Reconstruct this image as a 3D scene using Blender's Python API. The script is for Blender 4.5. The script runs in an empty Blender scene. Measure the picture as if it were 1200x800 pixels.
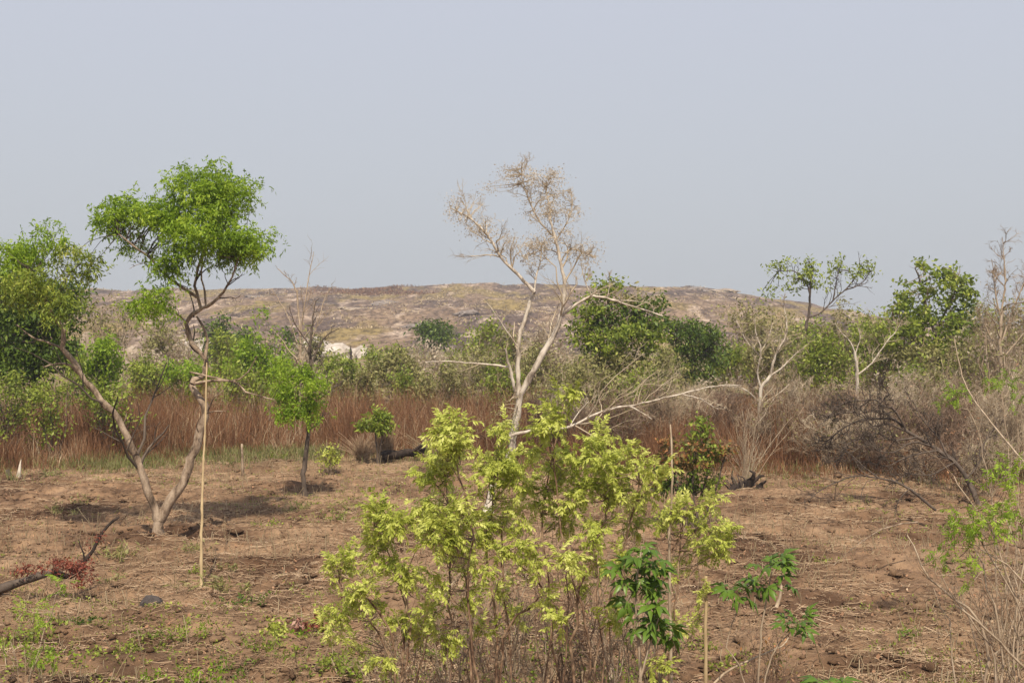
import bpy, math, random
import numpy as np
from mathutils import Matrix, Vector
R_ = math.radians
S = bpy.context.scene
C = S.collection

# ------------------------------------------------------------------ camera
F = 1400.0            # focal length in photo pixels (photo is 1200 wide)
H = 4.1               # eye height
HOR = 380.0           # horizon row
cam = bpy.data.cameras.new('camera'); co = bpy.data.objects.new('camera', cam); C.objects.link(co)
cam.sensor_width = 36.0; cam.lens = 36.0 * F / 1200.0
cam.clip_start = 0.1; cam.clip_end = 9000
co.location = (0, 0, H); co.rotation_euler = (R_(90 - math.degrees(math.atan(20 / F))), 0, 0)
S.camera = co

# ------------------------------------------------------------------ light
SUN_EL, SUN_AZ = 55.0, 176.0        # shadows fall away from the camera
W_ = bpy.data.worlds.new('World'); S.world = W_; W_.use_nodes = True
nt = W_.node_tree; bg = nt.nodes['Background']
sky = nt.nodes.new('ShaderNodeTexSky'); sky.sky_type = 'NISHITA'; sky.sun_disc = False
sky.sun_elevation = R_(SUN_EL); sky.sun_rotation = R_(SUN_AZ); sky.dust_density = 6; sky.air_density = 1.2
geo = nt.nodes.new('ShaderNodeTexCoord'); sep = nt.nodes.new('ShaderNodeSeparateXYZ')
nt.links.new(geo.outputs['Generated'], sep.inputs[0])
ramp = nt.nodes.new('ShaderNodeValToRGB')
e = ramp.color_ramp.elements
e[0].position = 0.0; e[0].color = (5.45, 5.75, 6.05, 1)
e[1].position = 0.30; e[1].color = (5.85, 6.12, 7.05, 1)
nt.links.new(sep.outputs['Z'], ramp.inputs[0])
mx = nt.nodes.new('ShaderNodeMix'); mx.data_type = 'RGBA'; mx.inputs[0].default_value = 0.86
nt.links.new(sky.outputs[0], mx.inputs[6]); nt.links.new(ramp.outputs[0], mx.inputs[7])
nt.links.new(mx.outputs[2], bg.inputs[0]); bg.inputs[1].default_value = 0.10
sl = bpy.data.lights.new('sun', 'SUN'); so = bpy.data.objects.new('sun', sl); C.objects.link(so)
sl.energy = 5.0; sl.angle = R_(1.0); sl.color = (1.0, 0.90, 0.74)
az = R_(SUN_AZ); el = R_(SUN_EL)
sd = Vector((math.sin(az) * math.cos(el), math.cos(az) * math.cos(el), math.sin(el)))
so.rotation_euler = sd.to_track_quat('Z', 'Y').to_euler()
S.view_settings.view_transform = 'Standard'; S.view_settings.look = 'None'
S.view_settings.exposure = 0.12; S.view_settings.gamma = 1.0

# ------------------------------------------------------------------ materials
def nodes_of(name):
    m = bpy.data.materials.new(name); m.use_nodes = True
    t = m.node_tree; return m, t, t.nodes['Principled BSDF'], t.nodes['Material Output']
def ramp_node(t, stops):
    r = t.nodes.new('ShaderNodeValToRGB'); el_ = r.color_ramp.elements
    el_[0].position = stops[0][0]; el_[0].color = (*stops[0][1], 1)
    el_[1].position = stops[-1][0]; el_[1].color = (*stops[-1][1], 1)
    for p, c in stops[1:-1]:
        x = el_.new(p); x.color = (*c, 1)
    return r
def noise(t, scale, detail=4, rough=0.6, vec=None, stretch=None):
    n = t.nodes.new('ShaderNodeTexNoise'); n.inputs['Scale'].default_value = scale
    n.inputs['Detail'].default_value = detail; n.inputs['Roughness'].default_value = rough
    if vec is None:
        g = t.nodes.new('ShaderNodeNewGeometry'); vec = g.outputs['Position']
    if stretch:
        mp = t.nodes.new('ShaderNodeMapping'); mp.inputs['Scale'].default_value = stretch
        t.links.new(vec, mp.inputs[0]); vec = mp.outputs[0]
    t.links.new(vec, n.inputs['Vector']); return n
def mixc(t, fac, a, b):
    m = t.nodes.new('ShaderNodeMix'); m.data_type = 'RGBA'
    if isinstance(fac, float): m.inputs[0].default_value = fac
    else: t.links.new(fac, m.inputs[0])
    for s, v in ((6, a), (7, b)):
        if isinstance(v, tuple): m.inputs[s].default_value = (*v, 1)
        else: t.links.new(v, m.inputs[s])
    return m.outputs[2]
def leaf_mat(name, stops, trans=0.3, rough=0.5, nscale=1.6):
    m, t, p, out = nodes_of(name)
    g = t.nodes.new('ShaderNodeNewGeometry')
    n = noise(t, nscale, 2, vec=g.outputs['Position'])
    ma = t.nodes.new('ShaderNodeMath'); ma.operation = 'MULTIPLY_ADD'; ma.inputs[1].default_value = 0.55
    t.links.new(g.outputs['Random Per Island'], ma.inputs[0])
    mb = t.nodes.new('ShaderNodeMath'); mb.operation = 'MULTIPLY_ADD'; mb.inputs[1].default_value = 1.3; mb.inputs[2].default_value = -0.42
    t.links.new(n.outputs[0], mb.inputs[0]); t.links.new(mb.outputs[0], ma.inputs[2])
    r = ramp_node(t, stops); t.links.new(ma.outputs[0], r.inputs[0])
    t.links.new(r.outputs[0], p.inputs['Base Color'])
    p.inputs['Roughness'].default_value = rough; p.inputs['Specular IOR Level'].default_value = 0.3
    tr = t.nodes.new('ShaderNodeBsdfTranslucent'); t.links.new(r.outputs[0], tr.inputs[0])
    ms = t.nodes.new('ShaderNodeMixShader'); ms.inputs[0].default_value = trans
    t.links.new(p.outputs[0], ms.inputs[1]); t.links.new(tr.outputs[0], ms.inputs[2])
    t.links.new(ms.outputs[0], out.inputs[0]); return m
def bark_mat(name, stops, scale=9, bump=0.35):
    m, t, p, out = nodes_of(name)
    n = noise(t, scale, 5, 0.65, stretch=(1, 1, 0.45)); r = ramp_node(t, stops); t.links.new(n.outputs[0], r.inputs[0])
    t.links.new(r.outputs[0], p.inputs['Base Color']); p.inputs['Roughness'].default_value = 0.9
    p.inputs['Specular IOR Level'].default_value = 0.15
    b = t.nodes.new('ShaderNodeBump'); b.inputs['Strength'].default_value = bump; b.inputs['Distance'].default_value = 0.03
    n2 = noise(t, scale * 4, 4, 0.7, stretch=(1, 1, 0.4)); t.links.new(n2.outputs[0], b.inputs['Height']); t.links.new(b.outputs[0], p.inputs['Normal'])
    return m
def dry_mat(name, stops, trans=0.0, nscale=0.5):
    return leaf_mat(name, stops, trans, 0.85, nscale)
M = {}
M['green'] = leaf_mat('green_leaf', [(0.05, (0.10, 0.17, 0.012)), (0.5, (0.25, 0.38, 0.028)), (0.95, (0.44, 0.55, 0.06))], .45)
M['mid'] = leaf_mat('mid_green_leaf', [(0.05, (0.11, 0.145, 0.022)), (0.5, (0.25, 0.31, 0.042)), (0.95, (0.42, 0.46, 0.085))], .38)
M['dark'] = leaf_mat('dark_green_leaf', [(0.1, (0.03, 0.055, 0.008)), (0.5, (0.085, 0.14, 0.014)), (0.95, (0.19, 0.25, 0.03))], .28)
M['vine'] = leaf_mat('vine_leaf', [(0.05, (0.09, 0.10, 0.02)), (0.4, (0.17, 0.235, 0.03)), (0.7, (0.31, 0.37, 0.05)), (0.97, (0.50, 0.50, 0.12))], .36)
M['yellow'] = leaf_mat('young_yellow_green_leaf', [(0.05, (0.24, 0.29, 0.035)), (0.5, (0.47, 0.51, 0.09)), (0.95, (0.68, 0.68, 0.22))], .36, .5, 3.0)
M['olive'] = leaf_mat('olive_leaf', [(0.1, (0.14, 0.13, 0.04)), (0.5, (0.25, 0.24, 0.08)), (0.95, (0.40, 0.36, 0.15))], .28)
M['sparse'] = leaf_mat('pale_tan_leaf', [(0.1, (0.34, 0.27, 0.19)), (0.5, (0.52, 0.43, 0.32)), (0.95, (0.70, 0.61, 0.47))], .45)
M['red'] = leaf_mat('rusty_leaf', [(0.05, (0.10, 0.11, 0.03)), (0.45, (0.17, 0.13, 0.04)), (0.7, (0.33, 0.14, 0.05)), (0.95, (0.42, 0.22, 0.10))], .2, .6, 6)
M['crimson'] = leaf_mat('dried_red_leaf', [(0.1, (0.07, 0.02, 0.012)), (0.5, (0.20, 0.045, 0.028)), (0.95, (0.32, 0.11, 0.06))], .2, .6, 6)
M['pink'] = leaf_mat('withered_pinkish_leaf', [(0.1, (0.25, 0.12, 0.09)), (0.5, (0.42, 0.22, 0.17)), (0.95, (0.55, 0.36, 0.29))], .2, .6, 6)
M['broad'] = leaf_mat('glossy_broad_leaf', [(0.1, (0.06, 0.11, 0.012)), (0.5, (0.115, 0.195, 0.024)), (0.95, (0.22, 0.31, 0.06))], .22, .38, 4)
M['rustgrass'] = dry_mat('rusty_tall_grass', [(0.05, (0.08, 0.038, 0.019)), (0.42, (0.18, 0.082, 0.038)), (0.70, (0.27, 0.135, 0.066)), (0.88, (0.42, 0.28, 0.17)), (0.99, (0.62, 0.50, 0.34))], .2, .5)
M['greengrass'] = dry_mat('low_green_grass', [(0.1, (0.10, 0.12, 0.035)), (0.5, (0.18, 0.19, 0.06)), (0.95, (0.36, 0.30, 0.15))], .2, .8)
M['straw'] = dry_mat('straw', [(0.05, (0.18, 0.11, 0.07)), (0.5, (0.38, 0.255, 0.155)), (0.95, (0.66, 0.50, 0.34))], .1, .5)
M['litter'] = dry_mat('leaf_litter', [(0.05, (0.10, 0.055, 0.035)), (0.5, (0.24, 0.14, 0.085)), (0.85, (0.38, 0.20, 0.11)), (0.97, (0.5, 0.36, 0.24))], .1, .8)
M['tan'] = dry_mat('dry_tan_grass', [(0.1, (0.28, 0.20, 0.11)), (0.5, (0.42, 0.32, 0.19)), (0.95, (0.56, 0.45, 0.30))], .15, .5)
M['bark'] = bark_mat('brown_bark', [(0.34, (0.07, 0.048, 0.033)), (0.47, (0.235, 0.17, 0.12)), (0.64, (0.44, 0.34, 0.25))], 7, .8)
M['bark_pale'] = bark_mat('pale_bark', [(0.3, (0.16, 0.125, 0.095)), (0.42, (0.36, 0.30, 0.235)), (0.52, (0.54, 0.47, 0.385)), (0.7, (0.66, 0.59, 0.50))], 5, .6)
M['bark_dark'] = bark_mat('dark_bark', [(0.3, (0.05, 0.038, 0.03)), (0.6, (0.13, 0.10, 0.08)), (0.8, (0.22, 0.17, 0.14))])
M['bark_tan'] = bark_mat('tan_bark', [(0.3, (0.22, 0.16, 0.11)), (0.55, (0.40, 0.31, 0.22)), (0.75, (0.52, 0.43, 0.33))])
M['stem_red'] = bark_mat('reddish_stem', [(0.36, (0.09, 0.05, 0.033)), (0.5, (0.22, 0.135, 0.085)), (0.66, (0.40, 0.29, 0.19))], 14)
M['twig'] = dry_mat('dry_twig', [(0.05, (0.13, 0.088, 0.055)), (0.5, (0.28, 0.20, 0.13)), (0.95, (0.48, 0.37, 0.26))], 0, .8)
M['twig_pale'] = dry_mat('pale_twig', [(0.05, (0.27, 0.20, 0.13)), (0.5, (0.45, 0.36, 0.25)), (0.95, (0.64, 0.54, 0.40))], 0, .8)
M['twig_dark'] = dry_mat('dark_twig', [(0.05, (0.03, 0.022, 0.017)), (0.5, (0.075, 0.055, 0.042)), (0.95, (0.17, 0.13, 0.10))], 0, .8)
M['twig_brown'] = dry_mat('brown_twig', [(0.05, (0.10, 0.06, 0.04)), (0.5, (0.21, 0.135, 0.092)), (0.95, (0.38, 0.27, 0.19))], 0, .8)
M['scrub'] = leaf_mat('brown_scrub', [(0.1, (0.13, 0.10, 0.06)), (0.5, (0.23, 0.175, 0.11)), (0.95, (0.36, 0.29, 0.19))], .2)
M['char'] = bark_mat('charred_wood', [(0.3, (0.015, 0.012, 0.01)), (0.6, (0.05, 0.035, 0.028)), (0.8, (0.16, 0.11, 0.08))])
M['cane'] = bark_mat('pale_cane', [(0.3, (0.28, 0.20, 0.11)), (0.6, (0.44, 0.33, 0.19)), (0.8, (0.55, 0.43, 0.27))], 5, .1)
M['rock_pale'] = bark_mat('pale_granite', [(0.3, (0.20, 0.16, 0.13)), (0.48, (0.42, 0.36, 0.30)), (0.7, (0.60, 0.55, 0.48))], .9, .6)
M['rock_beige'] = bark_mat('beige_granite', [(0.3, (0.14, 0.10, 0.075)), (0.48, (0.29, 0.225, 0.165)), (0.7, (0.44, 0.36, 0.275))], .9, .6)
M['rock_grey'] = bark_mat('grey_granite', [(0.3, (0.12, 0.095, 0.085)), (0.55, (0.22, 0.18, 0.155)), (0.8, (0.42, 0.37, 0.32))], 1.2, .5)
M['stone'] = bark_mat('dark_stone', [(0.3, (0.05, 0.04, 0.038)), (0.6, (0.10, 0.085, 0.078)), (0.8, (0.17, 0.14, 0.12))], 6, .5)

# soil
EDGE_PX = [-900, -200, 0, 150, 350, 450, 600, 850, 900, 1000, 1200, 2000]
EDGE_Y = [556, 558, 556, 546, 531, 536, 546, 553, 557, 560, 566, 566]
EDGE_D = [F * H / (y - HOR) for y in EDGE_Y]
def soil_mat():
    m, t, p, out = nodes_of('ploughed_soil')
    n1 = noise(t, 0.35, 5, 0.6); r1 = ramp_node(t, [(0.38, (0.108, 0.061, 0.036)), (0.49, (0.242, 0.150, 0.090)), (0.62, (0.335, 0.220, 0.136))])
    t.links.new(n1.outputs[0], r1.inputs[0])
    n2 = noise(t, 2.6, 6, 0.7); r2 = ramp_node(t, [(0.36, (0.40, 0.37, 0.36)), (0.50, (0.95, 0.95, 0.95)), (0.66, (1.4, 1.36, 1.3))])
    t.links.new(n2.outputs[0], r2.inputs[0])
    mu = t.nodes.new('ShaderNodeMix'); mu.data_type = 'RGBA'; mu.blend_type = 'MULTIPLY'; mu.inputs[0].default_value = 0.8
    t.links.new(r1.outputs[0], mu.inputs[6]); t.links.new(r2.outputs[0], mu.inputs[7])
    # the scrub-land beyond the field carries dry litter and thin grass
    g = t.nodes.new('ShaderNodeNewGeometry'); sp = t.nodes.new('ShaderNodeSeparateXYZ'); t.links.new(g.outputs['Position'], sp.inputs[0])
    mr = t.nodes.new('ShaderNodeMapRange'); mr.inputs[1].default_value = 33; mr.inputs[2].default_value = 42
    t.links.new(sp.outputs['Y'], mr.inputs[0])
    n3 = noise(t, 0.12, 5, 0.65); r3 = ramp_node(t, [(0.35, (0.20, 0.13, 0.075)), (0.5, (0.24, 0.18, 0.10)), (0.65, (0.18, 0.185, 0.07))])
    t.links.new(n3.outputs[0], r3.inputs[0])
    c = mixc(t, mr.outputs[0], mu.outputs[2], r3.outputs[0])
    t.links.new(c, p.inputs['Base Color']); p.inputs['Roughness'].default_value = 0.95; p.inputs['Specular IOR Level'].default_value = 0.1
    b = t.nodes.new('ShaderNodeBump'); b.inputs['Strength'].default_value = 1.0; b.inputs['Distance'].default_value = 0.07
    n4 = noise(t, 9, 8, 0.75); t.links.new(n4.outputs[0], b.inputs['Height']); t.links.new(b.outputs[0], p.inputs['Normal'])
    return m
M['soil'] = soil_mat()
def hill_mat():  # grey-purple granite with olive grass streaks
    m, t, p, out = nodes_of('weathered_granite_hill')
    st = (1, 0.22, 1.5)
    n1 = noise(t, 0.055, 7, 0.62, stretch=st)
    r1 = ramp_node(t, [(0.36, (0.07, 0.050, 0.042)), (0.48, (0.125, 0.088, 0.070)), (0.56, (0.225, 0.158, 0.105)), (0.68, (0.15, 0.108, 0.083))]); t.links.new(n1.outputs[0], r1.inputs[0])
    n2 = noise(t, 0.16, 7, 0.7, stretch=(1, 0.3, 2)); r2 = ramp_node(t, [(0.54, (0, 0, 0)), (0.64, (1, 1, 1))]); t.links.new(n2.outputs[0], r2.inputs[0])
    c = mixc(t, r2.outputs[0], r1.outputs[0], (0.44, 0.345, 0.265))
    n3 = noise(t, 0.06, 5, 0.6, stretch=(1, 0.3, 0.5)); r3 = ramp_node(t, [(0.535, (0, 0, 0)), (0.60, (1, 1, 1))]); t.links.new(n3.outputs[0], r3.inputs[0])
    c = mixc(t, r3.outputs[0], c, (0.225, 0.168, 0.07))
    n5 = noise(t, 0.9, 5, 0.7, stretch=(1, 0.35, 1)); r5 = ramp_node(t, [(0.38, (0.45, 0.43, 0.43)), (0.58, (1.2, 1.17, 1.15))]); t.links.new(n5.outputs[0], r5.inputs[0])
    mu = t.nodes.new('ShaderNodeMix'); mu.data_type = 'RGBA'; mu.blend_type = 'MULTIPLY'; mu.inputs[0].default_value = 1
    t.links.new(c, mu.inputs[6]); t.links.new(r5.outputs[0], mu.inputs[7])
    t.links.new(mu.outputs[2], p.inputs['Base Color']); p.inputs['Roughness'].default_value = 0.95; p.inputs['Specular IOR Level'].default_value = 0.1
    b = t.nodes.new('ShaderNodeBump'); b.inputs['Strength'].default_value = 0.8; b.inputs['Distance'].default_value = 1.2
    t.links.new(n2.outputs[0], b.inputs['Height']); t.links.new(b.outputs[0], p.inputs['Normal'])
    return m
M['hill'] = hill_mat()

# ------------------------------------------------------------------ geometry helpers
def vnoise(x, y, scale, seed=0):
    x = np.asarray(x, float) / scale; y = np.asarray(y, float) / scale
    xi = np.floor(x).astype(np.int64); yi = np.floor(y).astype(np.int64)
    fx = x - xi; fy = y - yi; fx = fx * fx * (3 - 2 * fx); fy = fy * fy * (3 - 2 * fy)
    def h(a, b):
        n = (a * 374761393 + b * 668265263 + seed * 974711) & 0xffffffff
        n = ((n ^ (n >> 13)) * 1274126177) & 0xffffffff
        return ((n ^ (n >> 16)) & 0xffff) / 65535.0
    return (h(xi, yi) * (1 - fx) + h(xi + 1, yi) * fx) * (1 - fy) + (h(xi, yi + 1) * (1 - fx) + h(xi + 1, yi + 1) * fx) * fy - 0.5
def gz(x, y):
    """ground height"""
    x = np.asarray(x, float); y = np.asarray(y, float)
    z = vnoise(x, y, 6, 1) * 0.16 + vnoise(x, y, 1.4, 2) * 0.13 + vnoise(x, y * 2.2, 0.55, 3) * 0.12 + vnoise(x, y, 0.26, 4) * 0.085
    z += 0.045 * np.sin((y + 0.25 * x + vnoise(x, y, 5, 5) * 2.0) * 5.2)
    f = np.clip((60 - y) / 15, 0, 1)
    return z * f + vnoise(x, y, 25, 6) * 0.3 * (1 - f)
def hillz(x, y):
    x = np.asarray(x, float); y = np.asarray(y, float)
    px = 600 + F * x / np.maximum(y, 60)
    top = np.interp(px, [-1100, -500, 0, 100, 380, 560, 640, 800, 860, 900, 1000, 1040, 1130, 1300],
                    [0, 13.5, 15.2, 15.8, 15.9, 17.4, 17.2, 16.4, 15.2, 13.2, 8.2, 6.8, 4.0, -1.5])
    t = np.clip((y - 150) / 270, -0.2, 1)
    up = np.where(t > 0, np.clip(t, 0, 1) ** 0.92, t)
    dn = np.clip((y - 430) / 420, 0, 1); dn = 1 - dn * dn * (3 - 2 * dn)
    z = (top + 0.6) * up * dn - 0.6
    k = np.clip(t * 4, 0, 1)
    z += k * (vnoise(x, y, 46, 11) * 1.6 + vnoise(x, y, 17, 12) * 1.7 + vnoise(x, y, 7, 13) * 1.2 + vnoise(x, y, 3, 14) * 0.7)
    return np.where(z < 0.0, z - 0.5, z)
def Wp(px, py, D):
    return ((px - 600) / F * D, D, H - (py - HOR) / F * D)
def gp(px, D):
    x = (px - 600) / F * D; return (x, D, float(gz(x, D)))
def edge(px): return np.interp(px, EDGE_PX, EDGE_D)

def mk(name, V, faces, mat, parent=None, smooth=False, stuff=False):
    """V (n,3); faces: list of (m,k) index arrays; ONE mesh object"""
    me = bpy.data.meshes.new(name); V = np.asarray(V, np.float32)
    me.vertices.add(len(V)); me.vertices.foreach_set('co', V.ravel())
    faces = [np.asarray(f, np.int32) for f in faces if len(f)]
    nl = sum(f.size for f in faces); nf = sum(len(f) for f in faces)
    me.loops.add(nl); me.polygons.add(nf)
    me.loops.foreach_set('vertex_index', np.concatenate([f.ravel() for f in faces]))
    tot = np.concatenate([np.full(len(f), f.shape[1], np.int32) for f in faces])
    st = np.concatenate([[0], np.cumsum(tot)[:-1]]).astype(np.int32)
    me.polygons.foreach_set('loop_start', st); me.polygons.foreach_set('loop_total', tot)
    if smooth: me.polygons.foreach_set('use_smooth', np.ones(nf, bool))
    me.update(calc_edges=True); me.validate()
    me.materials.append(mat)
    o = bpy.data.objects.new(name, me); C.objects.link(o)
    if parent is not None: o.parent = parent; o.location = -Vector(parent.location)
    if stuff: o['kind'] = 'stuff'
    return o
def tag(o, label=None, cat=None, group=None, kind=None):
    if label: o['label'] = label
    if cat: o['category'] = cat
    if group: o['group'] = group
    if kind: o['kind'] = kind
    return o
def thing(name, loc, label, cat, group=None):
    o = bpy.data.objects.new(name, None); C.objects.link(o); o.location = loc; o.empty_display_size = 0.2
    return tag(o, label, cat, group)

class Geo:
    """collects tubes, leaves and lumps; build() links them as one mesh"""
    def __init__(s): s.V = []; s.F = {}; s.n = 0
    def add(s, V, Fa):
        s.V.append(V); s.F.setdefault(Fa.shape[1], []).append(Fa + s.n); s.n += len(V)
    def build(s, name, mat, parent=None, smooth=False, stuff=False):
        if not s.n: return None
        return mk(name, np.concatenate(s.V), [np.concatenate(v) for v in s.F.values()], mat, parent, smooth, stuff)
def nrm(v): return v / np.maximum(np.linalg.norm(v, axis=-1, keepdims=True), 1e-9)
def tubes(g, P, R, n=3, rng=None, cap=False):
    P = np.asarray(P, float); R = np.asarray(R, float)
    if P.ndim == 2: P = P[None]; R = R[None]
    N, k, _ = P.shape
    if N == 0: return
    T = nrm(np.gradient(P, axis=1))
    ref = nrm(np.cross(T.mean(1), np.array([0.31, 0.83, 0.21])))[:, None, :]
    U = nrm(ref - T * (T * ref).sum(-1, keepdims=True)); Vv = np.cross(T, U)
    a = np.arange(n) * 2 * np.pi / n
    rr = R[:, :, None] * np.ones(n)
    if rng is not None: rr = rr * (1 + 0.12 * (rng.random(rr.shape) - .5) * 2)
    V = P[:, :, None, :] + rr[..., None] * (np.cos(a)[None, None, :, None] * U[:, :, None, :] + np.sin(a)[None, None, :, None] * Vv[:, :, None, :])
    V = V.reshape(-1, 3)
    i = np.arange(N)[:, None, None] * k * n; j = np.arange(k - 1)[None, :, None] * n; c = np.arange(n)[None, None, :]; c2 = (c + 1) % n
    Fa = np.stack([i + j + c, i + j + c2, i + j + n + c2, i + j + n + c], -1).reshape(-1, 4)
    g.add(V, Fa)
    if cap:
        for end in (0, (k - 1) * n):
            idx = end + np.arange(n); 
            g.F.setdefault(n, []).append((np.arange(N)[:, None] * k * n + idx[None, :]) + g.n - len(V))
def catmull(pts, rad, step=0.12, rng=None, wob=0.0):
    P = np.array(pts, float); R = np.array(rad, float)
    A = np.vstack([2 * P[0] - P[1], P, 2 * P[-1] - P[-2]]); out = []; ro = []
    for i in range(len(P) - 1):
        p0, p1, p2, p3 = A[i:i + 4]; n = max(2, int(np.linalg.norm(p2 - p1) / step))
        for t in np.arange(n) / n:
            out.append(0.5 * ((2 * p1) + (-p0 + p2) * t + (2 * p0 - 5 * p1 + 4 * p2 - p3) * t * t + (-p0 + 3 * p1 - 3 * p2 + p3) * t ** 3)); ro.append(R[i] + (R[i + 1] - R[i]) * t)
    out.append(P[-1]); ro.append(R[-1]); out = np.array(out); ro = np.array(ro)
    if rng is not None and wob: 
        nz = rng.normal(0, wob, out.shape); nz[0] = 0; out = out + nz
        ro = ro * (1 + rng.normal(0, 0.06, len(ro)))
    return out, ro
def limb(g, pxs, D, r0, r1, dD=0.0, rng=None, n=8, wob=0.006, step=0.14):
    """pxs: [(px,py)] or [(px,py,extra depth)]; dD drifts linearly to the end"""
    m = len(pxs); pts = []
    for i, q in enumerate(pxs):
        d = D + dD * i / max(1, m - 1) + (q[2] if len(q) > 2 else 0)
        pts.append(Wp(q[0], q[1], d))
    P, R = catmull(pts, np.linspace(r0, r1, m), step, rng, wob)
    tubes(g, P, R, n, rng); return P, R
def resample(P, k):
    P = np.asarray(P); L = np.concatenate([[0], np.cumsum(np.linalg.norm(np.diff(P, axis=0), axis=1))])
    t = np.linspace(0, L[-1], k); return np.stack([np.interp(t, L, P[:, a]) for a in range(3)], 1)
def spawn(P, R, n, rng, ang=(25, 60), lf=(0.35, 0.6), tmin=0.25, up=0.15, k=4, wob=0.25, rf=0.55, rend=0.35, rmin=0.002, tmax=1.0, lens=None):
    """P (N,k0,3) parent curves, R (N,k0). returns child curves"""
    N, k0, _ = P.shape; idx = np.repeat(np.arange(N), n); M_ = len(idx)
    t = rng.uniform(tmin, tmax, M_) * (k0 - 1); i0 = np.minimum(t.astype(int), k0 - 2); f = (t - i0)[:, None]
    A = P[idx, i0]; B = P[idx, i0 + 1]; pos = A * (1 - f) + B * f; tan = nrm(B - A)
    rad = R[idx, i0] * (1 - f[:, 0]) + R[idx, i0 + 1] * f[:, 0]
    L = np.linalg.norm(np.diff(P, axis=1), axis=2).sum(1)[idx]
    if lens is not None: L = np.full(M_, lens)
    perp = nrm(np.cross(tan, rng.normal(size=(M_, 3)))); a = np.radians(rng.uniform(*ang, M_))[:, None]
    d = nrm(np.cos(a) * tan + np.sin(a) * perp + np.array([0, 0, up]))
    ln = L * rng.uniform(*lf, M_) * (1.15 - 0.5 * t / (k0 - 1)); st = (ln / (k - 1))[:, None]
    out = [pos]
    for _ in range(k - 1):
        out.append(out[-1] + d * st); d = nrm(d + rng.normal(0, wob, d.shape) + np.array([0, 0, up * 0.4]))
    r0 = np.maximum(rad * rf, rmin); return np.stack(out, 1), r0[:, None] * np.linspace(1, rend, k)[None]
def leaves(g, pos, size, rng, aspect=0.4, droop=0.25, out=None, flat=0.3, jit=0.35):
    """single-leaf faces: rhombus folded on its midrib"""
    n = len(pos)
    if n == 0: return
    d = rng.normal(size=(n, 3)); d[:, 2] -= droop
    if out is not None: d += out
    d = nrm(d); nn = rng.normal(size=(n, 3)); nn[:, 2] += flat * 3; w = nrm(np.cross(d, nn)); up = np.cross(w, d)
    s = size * (1 + jit * (rng.random(n) * 2 - 1)); s = s[:, None]; hw = s * aspect * 0.5
    mid = pos + d * s * 0.45
    V = np.stack([pos, mid + w * hw - up * hw * 0.35, pos + d * s - np.array([0, 0, 1]) * s * 0.12, mid - w * hw - up * hw * 0.35], 1).reshape(-1, 3)
    g.add(V, np.arange(n * 4).reshape(n, 4))
def ell(rng, n, c, r, rmin=0.45):
    d = nrm(rng.normal(size=(n, 3))); q = rng.uniform(rmin ** 3, 1, n) ** (1 / 3)
    return np.array(c) + d * q[:, None] * np.array(r), d
def lobe(gl, gt, c, r, rng, n, size, limbs=None, clumps=None, cs=0.16, aspect=0.4, droop=0.25, tw=0.006, attach=None, rmin=0.35, frond=0):
    """foliage lobe: leaf clumps spread through an ellipsoid, twigs run to them"""
    clumps = clumps or max(4, int(n / (190 if frond else 26))); cc, dd = ell(rng, clumps, c, r, rmin)
    wt = rng.gamma(2.0, 1.0, clumps); k = np.repeat(np.arange(clumps), np.maximum(2, (wt / wt.sum() * n)).astype(int))
    if frond:
        k = k[::frond]; org = cc[k] + rng.normal(0, 1, (len(k), 3)) * cs * np.array([1, 1, 0.65]); fd = nrm(dd[k] * .5 + rng.normal(0, .7, (len(k), 3)) + np.array([0, 0, .1]))
        q = np.repeat(np.arange(len(k)), frond); u = np.tile(np.linspace(0, 1, frond), len(k))[:, None]
        pos = org[q] + fd[q] * u * size * 1.9 - np.array([0, 0, 1]) * u * u * size * .7; leaves(gl, pos, size, rng, aspect, droop * 2.5, out=fd[q] * .8)
    else:
        pos = cc[k] + rng.normal(0, 1, (len(k), 3)) * cs * np.array([1, 1, 0.6])
        leaves(gl, pos, size, rng, aspect, droop, out=dd[k] * 0.5)
    if gt is not None:
        if attach is None:
            q = limbs if limbs is not None else np.array([c]); dist = np.linalg.norm(cc[:, None] - q[None], axis=2); st = q[dist.argmin(1)]
        else: st = np.repeat(np.array(attach)[None], clumps, 0)
        t = np.linspace(0, 1, 5)[None, :, None]; mid = rng.normal(0, 1, (clumps, 1, 3)) * np.linalg.norm(cc - st, axis=1)[:, None, None] * 0.12
        P = st[:, None] * (1 - t) + cc[:, None] * t + mid * np.sin(np.pi * t)
        tubes(gt, P, np.full((clumps, 1), tw) * np.linspace(1.6, 0.5, 5)[None], 3)
        return P
def pxr(rx, ry, D, dep=None): return (rx / F * D, (dep if dep else (rx + ry) * 0.5 / F * D), ry / F * D)

# ------------------------------------------------------------------ ground, hill
def axis(segs):
    out = [segs[0][0]]
    for a, b, n, p in segs:
        t = np.linspace(0, 1, n + 1)[1:] ** p; out += list(a + (b - a) * t)
    return np.array(out)
def sheet(name, xs, ys, zf, mat):
    X, Y = np.meshgrid(xs, ys); Z = zf(X, Y); V = np.stack([X, Y, Z], -1).reshape(-1, 3)
    nx, ny = len(xs), len(ys); i = (np.arange(ny - 1)[:, None] * nx + np.arange(nx - 1)[None]).ravel()
    o = mk(name, V, [np.stack([i, i + 1, i + 1 + nx, i + nx], 1)], mat, smooth=True); o['kind'] = 'structure'; return o
fx = np.linspace(-19, 19, 300); r = (np.linspace(0, 1, 40)[1:] ** 3) * 2600
xs = np.concatenate([(-19 - r)[::-1], fx, 19 + r])
ys = np.concatenate([-60 + np.linspace(0, 1, 12)[:-1] * 70, np.linspace(10, 40, 300), 40 + (np.linspace(0, 1, 60)[1:] ** 3) * 2900])
sheet('ground', xs, ys, gz, M['soil'])
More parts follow.
